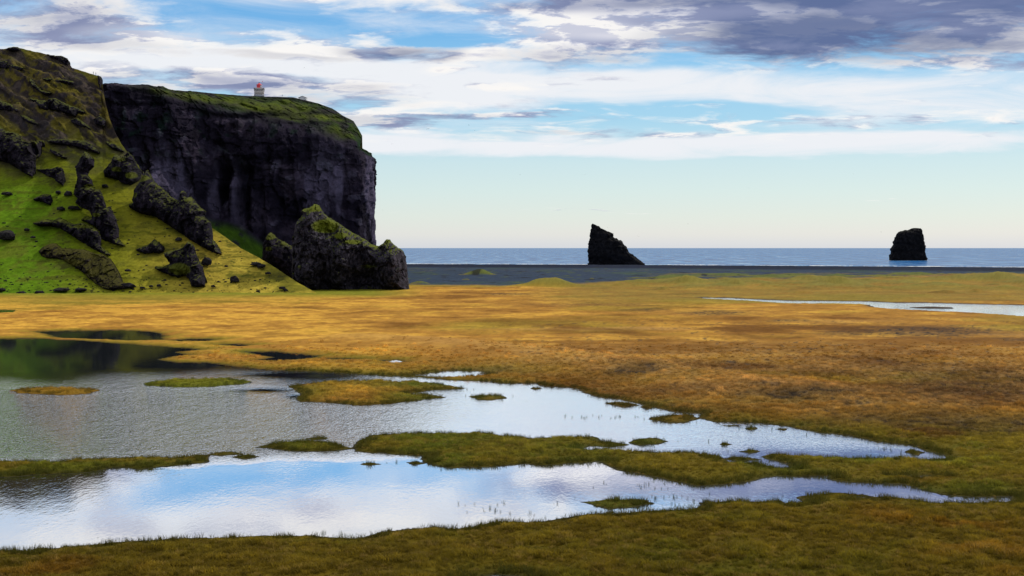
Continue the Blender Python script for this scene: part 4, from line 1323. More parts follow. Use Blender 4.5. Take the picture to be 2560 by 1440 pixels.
crag('rock_outcrop', [(-350, 850), (0, 850), (60, 900), (180, 930), (240, 1000), (310, 1030), (380, 998), (442, 1005), (442, 1100), (410, 1165), (350, 1160), (350, 1300),
     (362, 1392), (280, 1350), (180, 1290), (100, 1240), (0, 1210), (-100, 1180), (-350, 1100)], *c1, 9, 8,
     'large black crag at the left edge above the brightest green slope', 'rock crag', G, moss=[(20, 318, 30, 6, .9)])
crag('rock_outcrop', [(335, 385), (410, 350), (450, 333), (512, 345), (525, 400), (533, 452), (480, 450), (420, 422), (350, 412)], *c2, 3.5, 9,
     'small rounded black rock on the bright green slope left of the pinnacle ridge', 'rock', G)
crag('rock_outcrop', [(1060, 80), (1130, 0), (1170, -60), (1230, -20), (1280, -90), (1330, -40), (1385, 60), (1442, 130), (1400, 205), (1320, 252), (1230, 242), (1170, 200),
     (1100, 175), (1050, 172), (1038, 110)], *c2, 6, 10, 'broken crag on the hill skyline above the longest rock rib', 'rock crag', G,
     moss=[(335, 440, 20, 10, .9), (300, 425, 14, 8, .8), (310, 400, 12, 8, .7)])
crag('rock_outcrop', [(55, 92), (130, 68), (180, 70), (225, 100), (170, 125), (90, 115)], *c1, 4, 11, 'highest rock knob on the left hilltop skyline', 'rock crag', G)
crag('rock_outcrop', [(455, 140), (540, 150), (620, 158), (672, 180), (698, 215), (708, 275), (650, 245), (580, 205), (500, 172)], *c1, 5, 12,
     'dark blocky rim of rock where the left hilltop steps down', 'rock crag', G)
crag('rock_outcrop', [(975, 352), (1010, 362), (1028, 400), (1024, 470), (1000, 500), (985, 440)], *c1, 4, 13, 'dark rock end of the left hill beside the gap to the cliff', 'rock crag', G)
GL_ = 'dark ledges on the upper hillside'
for n_, (pl, th, lb) in enumerate([
        ([(478, 585), (560, 578), (620, 615), (700, 648), (790, 678), (875, 722), (862, 742), (790, 735), (745, 772), (700, 745), (640, 725), (560, 705), (500, 690)], 5,
         'long black overhanging ledge in the middle of the upper hill'),
        ([(700, 795), (780, 778), (860, 828), (915, 880), (935, 905), (850, 880), (770, 850), (715, 825)], 4, 'black ledge just below and right of the long overhanging ledge'),
        ([(288, 400), (330, 382), (362, 440), (420, 498), (545, 530), (470, 555), (400, 530), (335, 475)], 4, 'small dark ledge left of the long overhanging ledge'),
        ([(378, 382), (480, 378), (600, 388), (740, 408), (825, 462), (740, 466), (620, 435), (500, 425), (420, 405)], 3.5,
         'thin dark ledge crossing the upper hill toward its right shoulder'),
        ([(-60, 215), (60, 203), (130, 245), (240, 275), (295, 292), (200, 308), (100, 296), (-60, 290)], 4, 'dark rock band near the left edge close under the hilltop'),
        ([(275, 568), (400, 598), (482, 608), (515, 705), (440, 708), (380, 660), (310, 605)], 4, 'slab of grey rock touching the left end of the long overhanging ledge'),
        ([(195, 738), (260, 755), (340, 795), (410, 855), (330, 850), (240, 808)], 3.5, 'dark ledge low on the upper hill, right of the brown edge ledge'),
        ([(-60, 580), (100, 632), (200, 685), (215, 735), (100, 715), (-60, 690)], 4, 'brown ledge at the left edge, level with the black overhangs'),
        ([(440, 1015), (560, 985), (700, 995), (860, 1005), (935, 1048), (1020, 1135), (950, 1130), (860, 1100), (760, 1065), (650, 1050), (560, 1040)], 4.5,
         'dark ledge just above the head of the pinnacle ridge'),
        ([(495, 1075), (600, 1125), (685, 1172), (640, 1188), (560, 1158), (505, 1115)], 3.5, 'small ledge just above the squat black crag'),
        ([(935, 790), (1000, 755), (1065, 800), (1035, 860), (960, 850)], 3.5, 'knobbly dark rock high on the hill edge beside the cliff'),
        ([(1045, 1005), (1140, 1035), (1200, 1065), (1260, 1128), (1180, 1105), (1100, 1075)], 3.5, 'craggy ledge leading down toward the broken skyline crag'),
        ([(560, 1350 - 60), (700, 1130), (760, 1150), (800, 1230), (720, 1230), (640, 1270)], 3, 'low dark rock above the top of the pinnacle ridge')][:12]):
    crag('rock_ledge', pl, *c1, th, 40 + n_, lb, 'rock ledge', GL_, k=0.55, amp=0.8, fwd=3.5)

# sea stacks
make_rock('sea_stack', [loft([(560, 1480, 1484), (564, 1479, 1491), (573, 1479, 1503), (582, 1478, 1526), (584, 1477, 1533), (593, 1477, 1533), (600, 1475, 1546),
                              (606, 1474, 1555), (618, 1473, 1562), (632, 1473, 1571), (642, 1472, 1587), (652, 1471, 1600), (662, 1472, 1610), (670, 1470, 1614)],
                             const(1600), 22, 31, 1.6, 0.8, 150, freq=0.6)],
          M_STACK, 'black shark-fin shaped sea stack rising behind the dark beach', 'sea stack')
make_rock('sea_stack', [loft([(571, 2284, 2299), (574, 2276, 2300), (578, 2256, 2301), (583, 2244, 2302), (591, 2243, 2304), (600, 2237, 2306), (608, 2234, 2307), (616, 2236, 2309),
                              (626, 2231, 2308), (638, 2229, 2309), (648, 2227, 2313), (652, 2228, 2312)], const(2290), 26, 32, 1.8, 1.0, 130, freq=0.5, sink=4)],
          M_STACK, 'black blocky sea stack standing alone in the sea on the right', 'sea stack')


def foam_ring(px, py, y, rx, ry, seed):
    x, _, _ = at(px, py, y)
    a = np.linspace(0, 2 * math.pi, 160, endpoint=False)
    r0 = 0.93 + 0.03 * fbm(np.cos(a) * 2 + seed, np.sin(a) * 2, octv=3)
    r1 = 1.10 + 0.22 * fbm(np.cos(a) * 3 + seed, np.sin(a) * 3, octv=3)
    X = np.stack([x + rx * r0 * np.cos(a), x + rx * r1 * np.cos(a)]); Yq_ = np.stack([y + ry * r0 * np.sin(a), y + ry * r1 * np.sin(a)])
    o = grid_mesh('surf', X, Yq_, np.full(X.shape, -2.85), M_FOAM, wrap=True)
    tag(o, 'thin ring of white water around the foot of the sea stack', 'surf', kind='stuff')


foam_ring(2270, 652, 2290, 33, 30, 4)


# boulders
def boulder_mesh(seed):
    import bmesh
    bm = bmesh.new()
    bmesh.ops.create_icosphere(bm, subdivisions=3, radius=1)
    co = np.array([v_.co[:] for v_ in bm.verts])
    s = seed * 5.3
    k = 1 + 0.55 * fbm(co[:, 0] * .9 + s, co[:, 1] * .9, co[:, 2] * .9, octv=3) + 0.15 * ridged(co[:, 0] * 2 + s, co[:, 1] * 2, co[:, 2] * 2, octv=2)
    co = co * k[:, None]
    co[:, 2] = np.where(co[:, 2] < -0.35, -0.35 + 0.2 * (co[:, 2] + 0.35), co[:, 2])
    for v_, c_ in zip(bm.verts, co): v_.co = c_
    me = bpy.data.meshes.new('boulder')
    bm.to_mesh(me); bm.free()
    me.materials.append(M_BOULDER)
    for p_ in me.polygons: p_.use_smooth = False
    return me


BM = [boulder_mesh(i) for i in range(5)]


def ground_y(px, py):
    if py < 742 and px < 720:
        return hill_y(px, py)
    return float(on_plane(px, py)[1])


BL = [
    (588, 703, 21, 16, 'dark cube-like boulder on the yellow slope left of the biggest crag'),
    (517, 661, 24, 20, 'dark round boulder below the longest rock rib, beside the leaning crag'),
    (20, 597, 42, 26, 'dark oval boulder on the green slope near the left edge'),
    (57, 737, 22, 12, 'dark pointed boulder at the hill foot, leftmost of a row of three'),
    (103, 735, 22, 10, 'dark flat boulder at the hill foot, middle of a row of three'),
    (121, 740, 16, 8, 'low dark boulder at the hill foot, rightmost of a row of three'),
    (448, 601, 16, 9, 'small dark boulder upslope, between the pointed crag and the longest rib'),
    (70, 577, 14, 8, 'small dark boulder right of the oval boulder at left'),
    (155, 525, 18, 11, 'dark boulder on green turf left of the lower pinnacle'),
    (188, 523, 26, 9, 'flat dark boulder touching grass beside the lower pinnacle'),
    (20, 487, 24, 8, 'flat dark stone near the left edge under the black crag'),
    (85, 595, 12, 6, 'tiny dark stone right of the oval boulder'),
    (358, 721, 14, 6, 'low stone at the hill foot below the slope of the pointed crag'),
    (380, 717, 10, 6, 'small stone at the hill foot, second from the leaning crag'),
    (400, 716, 10, 7, 'small stone at the hill foot nearest left of the leaning crag'),
    (322, 717, 34, 12, 'dark rubble block right of the low moss-covered rock'),
    (155, 726, 38, 8, 'long low stone at the hill foot, left of the moss-covered rock'),
    (205, 726, 30, 8, 'long low stone at the hill foot just before the moss-covered rock'),
    (5, 726, 22, 8, 'low dark stone at the hill foot on the left edge'),
    (568, 667, 8, 5, 'small stone on the yellow slope right of the dark round boulder'),
    (535, 717, 10, 6, 'small stone at the foot of the leaning crag, on its right'),
    (640, 662, 24, 8, 'scree stone beside the smaller mossy rock stack'),
    (655, 668, 22, 10, 'grey scree block against the left foot of the smaller mossy stack'),
    (672, 685, 14, 7, 'dark stone in front of the smaller mossy stack'),
    (708, 722, 16, 7, 'dark stone close to the left foot of the biggest crag'),
    (716, 727, 10, 6, 'small stone touching the left foot of the biggest crag'),
    (172, 488, 18, 12, 'dark rock upslope left beside the pinnacle ridge'),
    (148, 484, 14, 9, 'small dark rock between the rounded black rock and pinnacle ridge'),
    (322, 678, 14, 7, 'lone stone on the slope below the pointed crag'),
    (265, 468, 14, 8, 'small rock on the gully grass right of the pinnacle ridge'),
]
for i, (px, py, wp, hpx_, lb) in enumerate(BL):
    y = ground_y(px, py)
    m = y / FPX
    o = bpy.data.objects.new('boulder', BM[i % 5])
    x, _, z = at(px, py, y)
    o.location = (x, y - 1.5, z + 0.2 * hpx_ * m)
    w = wp * m * 0.5
    o.scale = (w, w * 0.8, hpx_ * m * 0.62)
    o.rotation_euler = (0, 0, i * 1.3)
    if abs(math.sin(i * 1.3)) > 0.5: o.rotation_euler = (0, 0, 0.2)
    COL.objects.link(o)
    tag(o, lb, 'boulder', 'boulders on the slope and at its foot')

# loose stones strewn over the slope (nobody could count them)
cs, fs = [], []
b = 0
cnt = 0
import bmesh as _bm
bm = _bm.new(); _bm.ops.create_icosphere(bm, subdivisions=1, radius=1)
ico = np.array([v_.co[:] for v_ in bm.verts]); icf = np.array([[v_.index for v_ in f_.verts] for f_ in bm.faces], np.int32); bm.free()
hx_f, hy_f, hz_f = HX[:332], HY2[:332], HZ2[:332]
for i in range(900):
    px = random.uniform(-20, 720)
    py = random.uniform(470, 738) if random.random() < 0.6 else random.uniform(690, 738)
    sk = float(np.interp(px, SKY[:, 0], SKY[:, 1]))
    if py < sk + 6: continue
    t, ty, zt, y0 = hill_cols(np.array([px]))
    y = hill_y(px, py)
    ci = int(np.argmin(np.abs(hp - px))); ri = int(np.argmin(np.abs(hy_f[:, ci] - y)))
    r = 0.16 + 0.45 * random.random() ** 4
    c0 = np.array([hx_f[ri, ci], hy_f[ri, ci], hz_f[ri, ci] + r * 0.2])
    k = 1 + 0.5 * (rng.random(len(ico)) - .5)
    cs.append(ico * k[:, None] * np.array([r * random.uniform(1, 1.9), r, r * 0.75]) + c0); fs.append(icf + b); b += len(ico)
o = raw_mesh('loose_stones', np.concatenate(cs), np.concatenate(fs), M_BOULDER, smooth=False)
tag(o, 'loose dark stones strewn over the grassy slope', 'stones', kind='stuff')

# ------------------------------------------------------------------ lighthouse, hut
M_WHITE = mat_plain('weathered_white_render', (0.46, 0.41, 0.40), 0.8, 0.12, 0.8)
M_TRIM = mat_plain('grey_trim', (0.30, 0.31, 0.36), 0.8)
M_RED = mat_plain('red_paint', (0.62, 0.03, 0.05), 0.5)
M_GLASS = mat_plain('lantern_glass', (0.35, 0.38, 0.42), 0.15)
M_DARK = mat_plain('dark_opening', (0.03, 0.03, 0.04), 0.7)
M_HUT = mat_plain('hut_concrete', (0.42, 0.43, 0.46), 0.85)


def box(name, cx, cy, cz, sx, sy_, sz, mat, parent, bevel=0.0):
    x0, x1, y0, y1, z0, z1 = cx - sx / 2, cx + sx / 2, cy - sy_ / 2, cy + sy_ / 2, cz - sz / 2, cz + sz / 2
    co = np.array([(x0, y0, z0), (x1, y0, z0), (x1, y1, z0), (x0, y1, z0), (x0, y0, z1), (x1, y0, z1), (x1, y1, z1), (x0, y1, z1)])
    f = np.array([(0, 3, 2, 1), (4, 5, 6, 7), (0, 1, 5, 4), (1, 2, 6, 5), (2, 3, 7, 6), (3, 0, 4, 7)], np.int32)
    return raw_mesh(name, co, f, mat, smooth=False, parent=parent)


def prism(name, n, rads, zs, mat, parent, cx=0, cy=0, rot=0.0):
    a = np.linspace(0, 2 * math.pi, n, endpoint=False) + rot
    co = np.concatenate([np.stack([cx + r * np.cos(a), cy + r * np.sin(a), np.full(n, z)], 1) for r, z in zip(rads, zs)])
    R = len(rads)
    idx = np.arange(n * R, dtype=np.int32).reshape(R, n); nx = np.roll(idx, -1, 1)
    F = np.stack([idx[:-1], nx[:-1], nx[1:], idx[1:]], -1).reshape(-1, 4)
    return raw_mesh(name, co, F, mat, smooth=False, parent=parent)


def empty(name, loc, rz=0.0):
    o = bpy.data.objects.new(name, None)
    o.location = loc; o.rotation_euler = (0, 0, rz)
    COL.objects.link(o)
    return o


def rim(px, row=3.0, back=0.0, drop=0.0):
    """a point on the cliff rim in the column seen at px"""
    r_ = int(np.argmin(np.abs(v - row)))
    qx, _ = topx(BX[r_, :len(cp)], BY[r_, :len(cp)], zz[r_, :len(cp)])
    i_ = int(np.argmin(np.abs(qx - px)))
    x_, y_, z_ = float(BX[r_, i_]), float(BY[r_, i_]), float(zz[r_, i_])
    return x_ * (y_ + back) / y_, y_ + back, z_ + drop


lx_, LY, lz_ = rim(648.3, back=6.0, drop=1.7)
lh = empty('lighthouse', (lx_, LY, lz_), math.radians(8))
tag(lh, 'small white square lighthouse with a red lantern on top of the cliff', 'lighthouse')
box('tower', 0, 0, 2.15, 7.7, 7.7, 5.3, M_WHITE, lh)
box('plinth', 0, 0, -0.9, 8.3, 8.3, 1.6, M_TRIM, lh)
box('cornice', 0, 0, 4.5, 8.6, 8.6, 0.35, M_TRIM, lh)
box('cornice', 0, 0, 3.35, 8.3, 8.3, 0.22, M_TRIM, lh)
for k in range(5):
    box('opening', -2.6 + k * 1.3, -3.88, 3.95, 0.6, 0.2, 0.55, M_DARK, lh)
for (sx, sy_, ww, dd) in ((0, -4.0, 8.4, 0.3), (0, 4.0, 8.4, 0.3), (-4.0, 0, 0.3, 7.6), (4.0, 0, 0.3, 7.6)):
    box('parapet', sx, sy_, 5.12, ww, dd, 0.85, M_WHITE, lh)
for sx in (-1, 1):
    for sy_ in (-1, 1):
        box('corner_pier', sx * 4.0, sy_ * 4.0, 5.25, 0.6, 0.6, 1.2, M_TRIM, lh)
lr = prism('lantern_room', 8, [2.2, 2.2], [4.75, 8.3], M_RED, lh, rot=math.pi / 8)
for k in range(8):
    a = k * math.pi / 4
    if k in (0, 7, 1):
        g_ = box('pane', 0, 0, 0, 0.12, 1.45, 2.1, M_GLASS, lr)
        g_.location = (2.05 * math.cos(a), 2.05 * math.sin(a), 6.95); g_.rotation_euler = (0, 0, a)
prism('lantern_gallery', 16, [2.35, 2.5, 2.5, 2.3], [8.2, 8.28, 8.4, 8.45], M_RED, lh)
prism('lantern_roof', 16, [2.25, 1.2, 0.4, 0.12], [8.45, 9.15, 9.8, 9.95], M_RED, lh)
prism('finial', 8, [0.1, 0.4, 0.4, 0.02], [9.8, 10.0, 10.4, 10.6], M_DARK, lh)
prism('mast', 6, [0.07, 0.05], [4.7, 11.6], M_TRIM, lh, cx=2.55, cy=0.6)
box('wind_vane', 2.65, 0.6, 11.4, 0.7, 0.1, 0.4, M_RED, lh)

hx0, HYd, hz0 = rim(757, back=8.0, drop=-0.2)
ht = empty('cliff_hut', (hx0, HYd, hz0), math.radians(-12))
tag(ht, 'low grey gabled hut half hidden behind the cliff rim right of the lighthouse', 'hut')
box('wall', 0, 0, 1.0, 6.2, 4.6, 3.6, M_HUT, ht)
co = np.array([(-3.4, -2.5, 2.86), (-3.4, 2.5, 2.86), (0.4, -2.5, 4.05), (0.4, 2.5, 4.05), (3.4, -2.5, 2.86), (3.4, 2.5, 2.86)])
co = np.concatenate([co, co + [0, 0, 0.16]])
raw_mesh('roof', co, np.array([(0, 2, 3, 1), (2, 4, 5, 3), (6, 7, 9, 8), (8, 9, 11, 10), (0, 6, 8, 2), (2, 8, 10, 4), (1, 3, 9, 7), (3, 5, 11, 9), (0, 1, 7, 6), (4, 10, 11, 5)], np.int32), M_TRIM, smooth=False, parent=ht)
raw_mesh('gable', np.array([(-3.1, -2.3, 2.8), (3.1, -2.3, 2.8), (0.4, -2.3, 3.85), (-3.1, 2.3, 2.8), (3.1, 2.3, 2.8), (0.4, 2.3, 3.85)]),
         np.array([(0, 1, 2), (5, 4, 3), (0, 3, 4), (0, 4, 1), (1, 4, 5), (1, 5, 2), (2, 5, 3), (2, 3, 0)], np.int32), M_HUT, smooth=False, parent=ht)


# ------------------------------------------------------------------ people far off on the cliff tops
M_SKIN = mat_plain('skin', (0.45, 0.28, 0.2), 0.6)


def person(loc, rz, jacket, trousers, label, stride=0.12):
    root = empty('person', loc, rz)
    tag(root, label, 'person')
    me = bpy.data.meshes.new('body')
    V_ = [(0, 0, .95, .13), (0, 0, 1.15, .13), (0, 0, 1.40, .16), (0, 0, 1.50, .06), (0, -.01, 1.58, .085), (0, -.01, 1.70, .09),
          (.09, 0, .88, .10), (.10, -stride, .50, .07), (.10, -stride * .6, .08, .05), (.10, -stride * .6 - .14, .04, .04),
          (-.09, 0, .88, .10), (-.10, stride * .2, .50, .07), (-.10, stride, .08, .05), (-.10, stride - .14, .04, .04),
          (.20, 0, 1.42, .06), (.25, .02, 1.15, .045), (.24, -.08, .92, .035), (.235, -.12, .84, .03),
          (-.20, 0, 1.42, .06), (-.25, .02, 1.15, .045), (-.24, -.08, .92, .035), (-.235, -.12, .84, .03)]
    E_ = [(0, 1), (1, 2), (2, 3), (3, 4), (4, 5), (0, 6), (6, 7), (7, 8), (8, 9), (0, 10), (10, 11), (11, 12), (12, 13),
          (2, 14), (14, 15), (15, 16), (16, 17), (2, 18), (18, 19), (19, 20), (20, 21)]
    me.from_pydata([q[:3] for q in V_], E_, [])
    o = bpy.data.objects.new('body', me)
    COL.objects.link(o)
    md = o.modifiers.new('skin', 'SKIN')
    for i, q in enumerate(V_):
        me.skin_vertices[0].data[i].radius = (q[3], q[3])
    me.skin_vertices[0].data[0].use_root = True
    o.modifiers.new('sub', 'SUBSURF').levels = 1
    o.modifiers['sub'].render_levels = 1
    dg_ = bpy.context.evaluated_depsgraph_get()
    m2 = bpy.data.meshes.new_from_object(o.evaluated_get(dg_))
    o.modifiers.clear()
    o.data = m2
    m2.name = 'body'
    m2.materials.clear()
    for mt in (M_SKIN, jacket, trousers): m2.materials.append(mt)
    for p_ in m2.polygons:
        z = p_.center.z
        p_.material_index = 0 if z > 1.53 else (1 if z > 0.86 else 2)
        p_.use_smooth = True
    o.parent = root
    hair = prism('hair', 10, [0.02, .085, .105, .095], [1.815, 1.79, 1.72, 1.64], M_DARK, root, 0, 0.02)
    return root


M_J1 = mat_plain('dark_jacket', (0.012, 0.012, 0.018)); M_T1 = mat_plain('dark_trousers', (0.012, 0.012, 0.02))
M_J2 = mat_plain('grey_jacket', (0.16, 0.17, 0.2)); M_J3 = mat_plain('pale_jacket', (0.45, 0.43, 0.5)); M_T3 = mat_plain('pale_trousers', (0.35, 0.33, 0.38))
x, y, z = rim(706.3, drop=0.25)
person((x, y, z), 0.5, M_J1, M_T1, 'lone walker in dark clothes on the cliff top between lighthouse and hut')
_r1 = int(np.argmin(np.abs(sv - 1.0)))


def brow_at(px):
    c_ = int(np.argmin(np.abs(hp - px)))
    return float(HX[_r1, c_]), float(HY2[_r1, c_]), float(HZ2[_r1, c_])


x, y, z = brow_at(233.5)
person((x, y, z), 1.2, M_J2, M_T1, 'slim person in grey standing on the left hill edge, left of a paler person')
x, y, z = brow_at(239.8)
person((x, y, z), 0.1, M_J3, M_T3, 'person in pale clothes standing on the left hill edge, right of a darker person')

# ------------------------------------------------------------------ seabirds
M_BIRD = mat_plain('dark_plumage', (0.03, 0.03, 0.035))


def bird_mesh():
    co = [(0, -.25, 0), (.05, -.05, .03), (-.05, -.05, .03), (0, .05, -.05), (0, .3, 0), (.5, -.05, .14), (.45, .08, .13), (.95, .12, .05),
          (-.5, -.05, .14), (-.45, .08, .13), (-.95, .12, .05), (.05, .12, .02), (-.05, .12, .02), (.09, .36, 0), (-.09, .36, 0)]
    f = [(0, 1, 3), (0, 3, 2), (0, 2, 1), (1, 11, 3), (2, 3, 12), (1, 2, 12), (1, 12, 11), (3, 11, 4), (3, 4, 12), (11, 12, 4),
         (1, 5, 6), (1, 6, 11), (5, 7, 6), (2, 9, 8), (2, 12, 9), (8, 9, 10), (4, 13, 14)]
    me = bpy.data.meshes.new('seabird')
    me.from_pydata(co, [], f)
    me.materials.append(M_BIRD)
    return me


bmsh = bird_mesh()
for i, (px, py, dy) in enumerate([(1396, 130, 420), (1187, 327, 380), (1172, 313, 430), (1460, 436, 450), (2134, 436, 400), (1300, 437, 470),
                                  (1070, 322, 420), (980, 360, 400), (958, 525, 420), (760, 170, 430), (1110, 496, 500), (1720, 560, 460),
                                  (1520, 569, 520), (2203, 580, 480), (1872, 470, 470), (1595, 591, 560)]):
    o = bpy.data.objects.new('seabird', bmsh)
    x, y, z = at(px, py, dy)
    o.location = (x, y, z)
    o.rotation_euler = (random.uniform(-.2, .2), random.uniform(-.5, .5), random.uniform(-1, 1))
    s_ = 0.55 if i % 3 else 0.75
    o.scale = (s_, s_, s_)
    COL.objects.link(o)
    tag(o, 'tiny dark seabird gliding in the open sky beside the cliff and over the sea', 'seabird', 'seabirds in the sky')


# ------------------------------------------------------------------ grass (geometry-node scatter of tufts)
def sample_grid(A, X, Yq):
    t = X / Yq
    ci = np.interp(t, tcol, np.arange(NC)); ri = np.interp(Yq, Yr, np.arange(NR))
    c0 = np.clip(ci.astype(int), 0, NC - 2); r0 = np.clip(ri.astype(int), 0, NR - 2)
    fc = ci - c0; fr_ = ri - r0
    if A.ndim == 3: fc = fc[:, None]; fr_ = fr_[:, None]
    return (A[r0, c0] * (1 - fc) + A[r0, c0 + 1] * fc) * (1 - fr_) + (A[r0 + 1, c0] * (1 - fc) + A[r0 + 1, c0 + 1] * fc) * fr_


def tuft_mesh(name, nb, h, w, spread, lean, seed, mat):
    rr = np.random.default_rng(seed)
    co, f = [], []
    for i in range(nb):
        a = rr.uniform(0, 2 * math.pi); r = spread * math.sqrt(rr.uniform())
        bx0, by0 = r * math.cos(a), r * math.sin(a)
        la = rr.uniform(0, 2 * math.pi); ll = lean * rr.uniform(0.2, 1)
        hh = h * rr.uniform(0.55, 1.1)
        fa = rr.uniform(0, math.pi); wx, wy = w * math.cos(fa) / 2, w * math.sin(fa) / 2
        mx, my = bx0 + ll * .35 * math.cos(la), by0 + ll * .35 * math.sin(la)
        ex, ey = bx0 + ll * math.cos(la), by0 + ll * math.sin(la)
        k = len(co)
        co += [(bx0 - wx, by0 - wy, -.03), (bx0 + wx, by0 + wy, -.03), (mx + wx * .8, my + wy * .8, hh * .55), (mx - wx * .8, my - wy * .8, hh * .55),
               (ex, ey, hh)]
        f += [(k, k + 1, k + 2, k + 3), (k + 3, k + 2, k + 4)]
    me = bpy.data.meshes.new(name)
    me.from_pydata(co, [], f)
    me.materials.append(mat)
    o = bpy.data.objects.new(name, me)
    return o


def mat_blade(name):
    m, t, b = new_mat(name)
    a = t.node('ShaderNodeAttribute', attribute_name='gcol')
    a.attribute_type = 'INSTANCER'
    oi = t.node('ShaderNodeNewGeometry')
    n = t.noise(oi.outputs['Position'], 3.0, 2)
    k = t.math('MULTIPLY_ADD', n, 0.9, 0.6)
    c_ = t.vmath('MULTIPLY', a.outputs['Color'], t.xyz(k, k, k))
    t.l.new(c_, b.inputs['Base Color'])
    b.inputs['Roughness'].default_value = 0.75
    b.inputs['Specular IOR Level'].default_value = 0.15
    # light passes through thin blades
    tr = t.node('ShaderNodeBsdfTranslucent')
    t.l.new(c_, tr.inputs['Color'])
    mx = t.node('ShaderNodeMixShader'); mx.inputs[0].default_value = 0.4
    out = [q for q in t.n if q.type == 'OUTPUT_MATERIAL'][0]
    t.l.new(b.outputs[0], mx.inputs[1]); t.l.new(tr.outputs[0], mx.inputs[2]); t.l.new(mx.outputs[0], out.inputs[0])
    return m


M_BLADE = mat_blade('grass_blade')


def scatter(name, P, colr, scl, tuft, label):
    me = bpy.data.meshes.new(name)
    n = len(P)
    me.vertices.add(n); me.vertices.foreach_set('co', P.astype(np.float32).reshape(-1))
    a = me.attributes.new('gcol', 'FLOAT_COLOR', 'POINT')
    a.data.foreach_set('color', np.concatenate([colr, np.ones((n, 1))], 1).astype(np.float32).reshape(-1))
    a = me.attributes.new('gs', 'FLOAT', 'POINT'); a.data.foreach_set('value', scl.astype(np.float32))
    a = me.attributes.new('gr', 'FLOAT', 'POINT'); a.data.foreach_set('value', rng.uniform(0, 6.28, n).astype(np.float32))
    o = bpy.data.objects.new(name, me)
    COL.objects.link(o)
    me.materials.append(M_BLADE)
    ng = bpy.data.node_groups.new(name + '_scatter', 'GeometryNodeTree')
    ng.interface.new_socket('Geometry', in_out='INPUT', socket_type='NodeSocketGeometry')
    ng.interface.new_socket('Geometry', in_out='OUTPUT', socket_type='NodeSocketGeometry')
    N, Lk = ng.nodes, ng.links
    gi = N.new('NodeGroupInput'); go = N.new('NodeGroupOutput')
    m2p = N.new('GeometryNodeMeshToPoints')
    Lk.new(gi.outputs[0], m2p.inputs[0])
    ip = N.new('GeometryNodeInstanceOnPoints')
    Lk.new(m2p.outputs[0], ip.inputs['Points'])
    oi = N.new('GeometryNodeObjectInfo'); oi.inputs[0].default_value = tuft
    Lk.new(oi.outputs['Geometry'], ip.inputs['Instance'])
    na = N.new('GeometryNodeInputNamedAttribute'); na.data_type = 'FLOAT'; na.inputs[0].default_value = 'gs'
    nr = N.new('GeometryNodeInputNamedAttribute'); nr.data_type = 'FLOAT'; nr.inputs[0].default_value = 'gr'
    cx = N.new('ShaderNodeCombineXYZ'); Lk.new(nr.outputs[0], cx.inputs[2])
    Lk.new(cx.outputs[0], ip.inputs['Rotation'])
    Lk.new(na.outputs[0], ip.inputs['Scale'])
    Lk.new(ip.outputs[0], go.inputs[0])
    md = o.modifiers.new('scatter', 'NODES'); md.node_group = ng
    return tag(o, label, 'grass', kind='stuff')


def pts(n, y0, y1, tlim=0.60, power=0.0):
    # density falls with distance like y**-power
    u = rng.uniform(0, 1, n)
    k = 2 - power
    y = (y0 ** k + u * (y1 ** k - y0 ** k)) ** (1 / k)
    return rng.uniform(-tlim, tlim, n) * y, y


tuft_a = tuft_mesh('grass_tuft', 26, 0.25, 0.032, 0.30, 0.24, 1, M_BLADE)
tuft_b = tuft_mesh('sedge_tuft', 7, 0.50, 0.026, 0.22, 0.16, 2, M_BLADE)
x, y = pts(310000, 62, 330, power=1.25)
ld = sample_grid(GL, x, y); hz = sample_grid(GH, x, y); cl = sample_grid(TC, x, y)
clump_n = fbm(x * 0.55, y * 0.55, octv=3)
k = (ld > -0.15) & (hz > -0.03) & (rng.uniform(0, 1, len(x)) > sst(y, 105, 275)) 
P = np.stack([x, y, hz], 1)[k]
cg = cl[k] * rng.uniform(0.6, 1.5, (k.sum(), 1)) * (np.clip(1.15 + 0.9 * clump_n[k], .55, 1.9) * np.interp(y[k], [90, 170], [1.0, 1.22]))[:, None]
straw = (rng.uniform(0, 1, len(cg)) < 0.06 + 0.10 * sst(fbm(P[:, 0] * .2, P[:, 1] * .2, octv=2), 0, .3)) & (cg[:, 0] > 0.05)
cg[straw] = cg[straw] * 0.5 + np.array([0.17, 0.11, 0.03])
sc = np.clip(1.0 + 1.3 * clump_n[k], 0.35, 1.9) * rng.uniform(0.7, 1.2, k.sum()) * np.interp(P[:, 1], [60, 330], [0.85, 1.25]) * (0.45 + 0.55 * sst(ld[k], 0.2, 4.0))
scatter('grass', P, cg, sc, tuft_a, 'short olive and brown marsh grass covering the banks and islets')
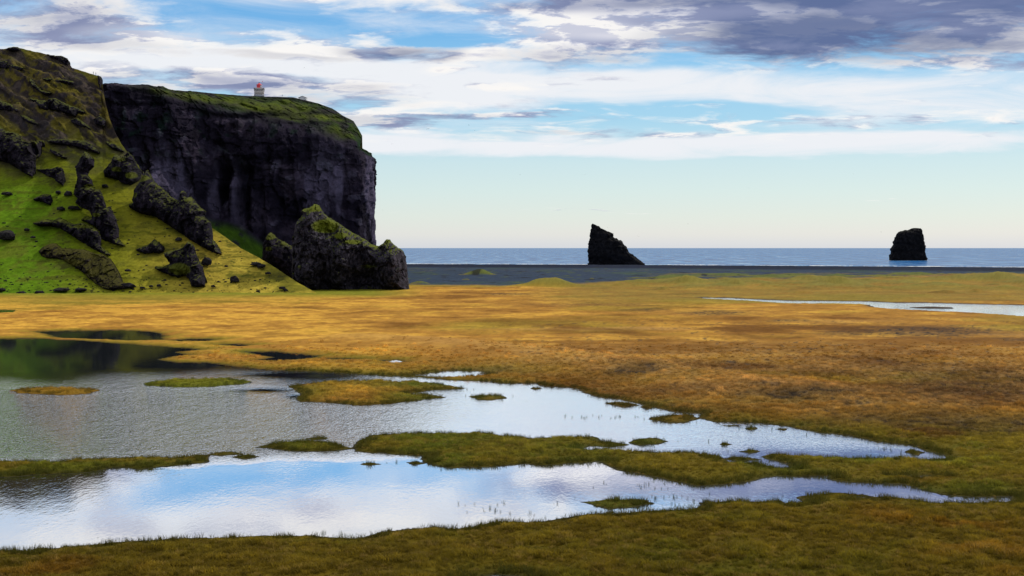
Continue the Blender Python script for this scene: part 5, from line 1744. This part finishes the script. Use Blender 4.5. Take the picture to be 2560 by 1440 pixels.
# sedges in shallow water
x, y = pts(340000, 66, 260, power=0.5)
ld = sample_grid(GL, x, y)
gpx, gpy = topx(x, y, np.zeros_like(x))
pr = np.exp(np.minimum(ld, 0) / 0.45) * 0.5 * (ld < 0.1) * sst(fbm(x * .25, y * .25, octv=3), -0.05, 0.3)
for cx, cy, rx, ry, d_ in [(1280, 1272, 85, 12, .55), (1350, 1286, 60, 6, .7), (1430, 1262, 60, 9, .7), (1600, 1212, 70, 8, .35), (1650, 1222, 25, 3, .5), (1560, 1210, 25, 4, .8),
                           (1865, 1237, 22, 6, .6), (1730, 1265, 40, 8, .4), (1800, 1250, 100, 5, .3), (1490, 1160, 45, 4, .4), (1590, 1187, 60, 5, .4), (850, 1341, 60, 4, .2),
                           (820, 1333, 30, 3, .5), (965, 1320, 25, 3, .3), (2240, 1120, 60, 9, .35), (2300, 1135, 50, 6, .4), (1600, 1010, 90, 5, .2),
                           (1540, 1043, 80, 3, .35), (560, 1136, 40, 3, .4), (50, 1372, 50, 5, .5), (1000, 1158, 60, 3, .25), (930, 1160, 26, 3, .6),
                           (1060, 1317, 60, 5, .35), (1980, 1258, 50, 5, .5), (2150, 1243, 40, 3, .4), (1470, 1118, 50, 3, .5), (870, 1118, 25, 6, .4), (1950, 1152, 60, 8, .3),
                           (1680, 1245, 60, 6, .3)]:
    q = ((gpx - cx) / rx) ** 2 + ((gpy - cy) / ry) ** 2
    pr = np.maximum(pr, d_ * np.exp(-q) * sst(fbm(x * .5, y * .3 + 5, octv=2), -0.25, 0.25) * (ld < 0.3))
k = (rng.uniform(0, 1, len(x)) < pr) & (np.abs(x / y) < 0.44)
n = int(k.sum())
P = np.stack([x, y, np.zeros_like(x) - 0.05], 1)[k]
cg = np.array([0.040, 0.050, 0.012]) * rng.uniform(0.6, 1.5, (n, 1))
scatter('sedge', P, cg, rng.uniform(0.3, 0.8, n), tuft_b, 'thin dark sedge stems standing in the shallow water')
x, y = pts(190000, 64, 210, power=1.0)
ld = sample_grid(GL, x, y); hz = sample_grid(GH, x, y); cl = sample_grid(TC, x, y)
k = (ld > 0.05) & (ld < 1.5) & (fbm(x * .35, y * .35, octv=3) > -0.15)
n2_ = int(k.sum())
P = np.stack([x, y, np.maximum(hz, 0) - 0.04], 1)[k]
tuft_c = tuft_mesh('bank_tuft', 16, 0.55, 0.030, 0.28, 0.34, 3, M_BLADE)
scatter('bank_grass', P, cl[k] * 0.6 * rng.uniform(0.6, 1.6, (n2_, 1)) + np.array([0.018, 0.022, 0.003]), rng.uniform(0.45, 1.05, n2_), tuft_c, 'taller dark grass hanging over the edges of the banks')
print('ground verts', NR, NC, 'sedge', n)
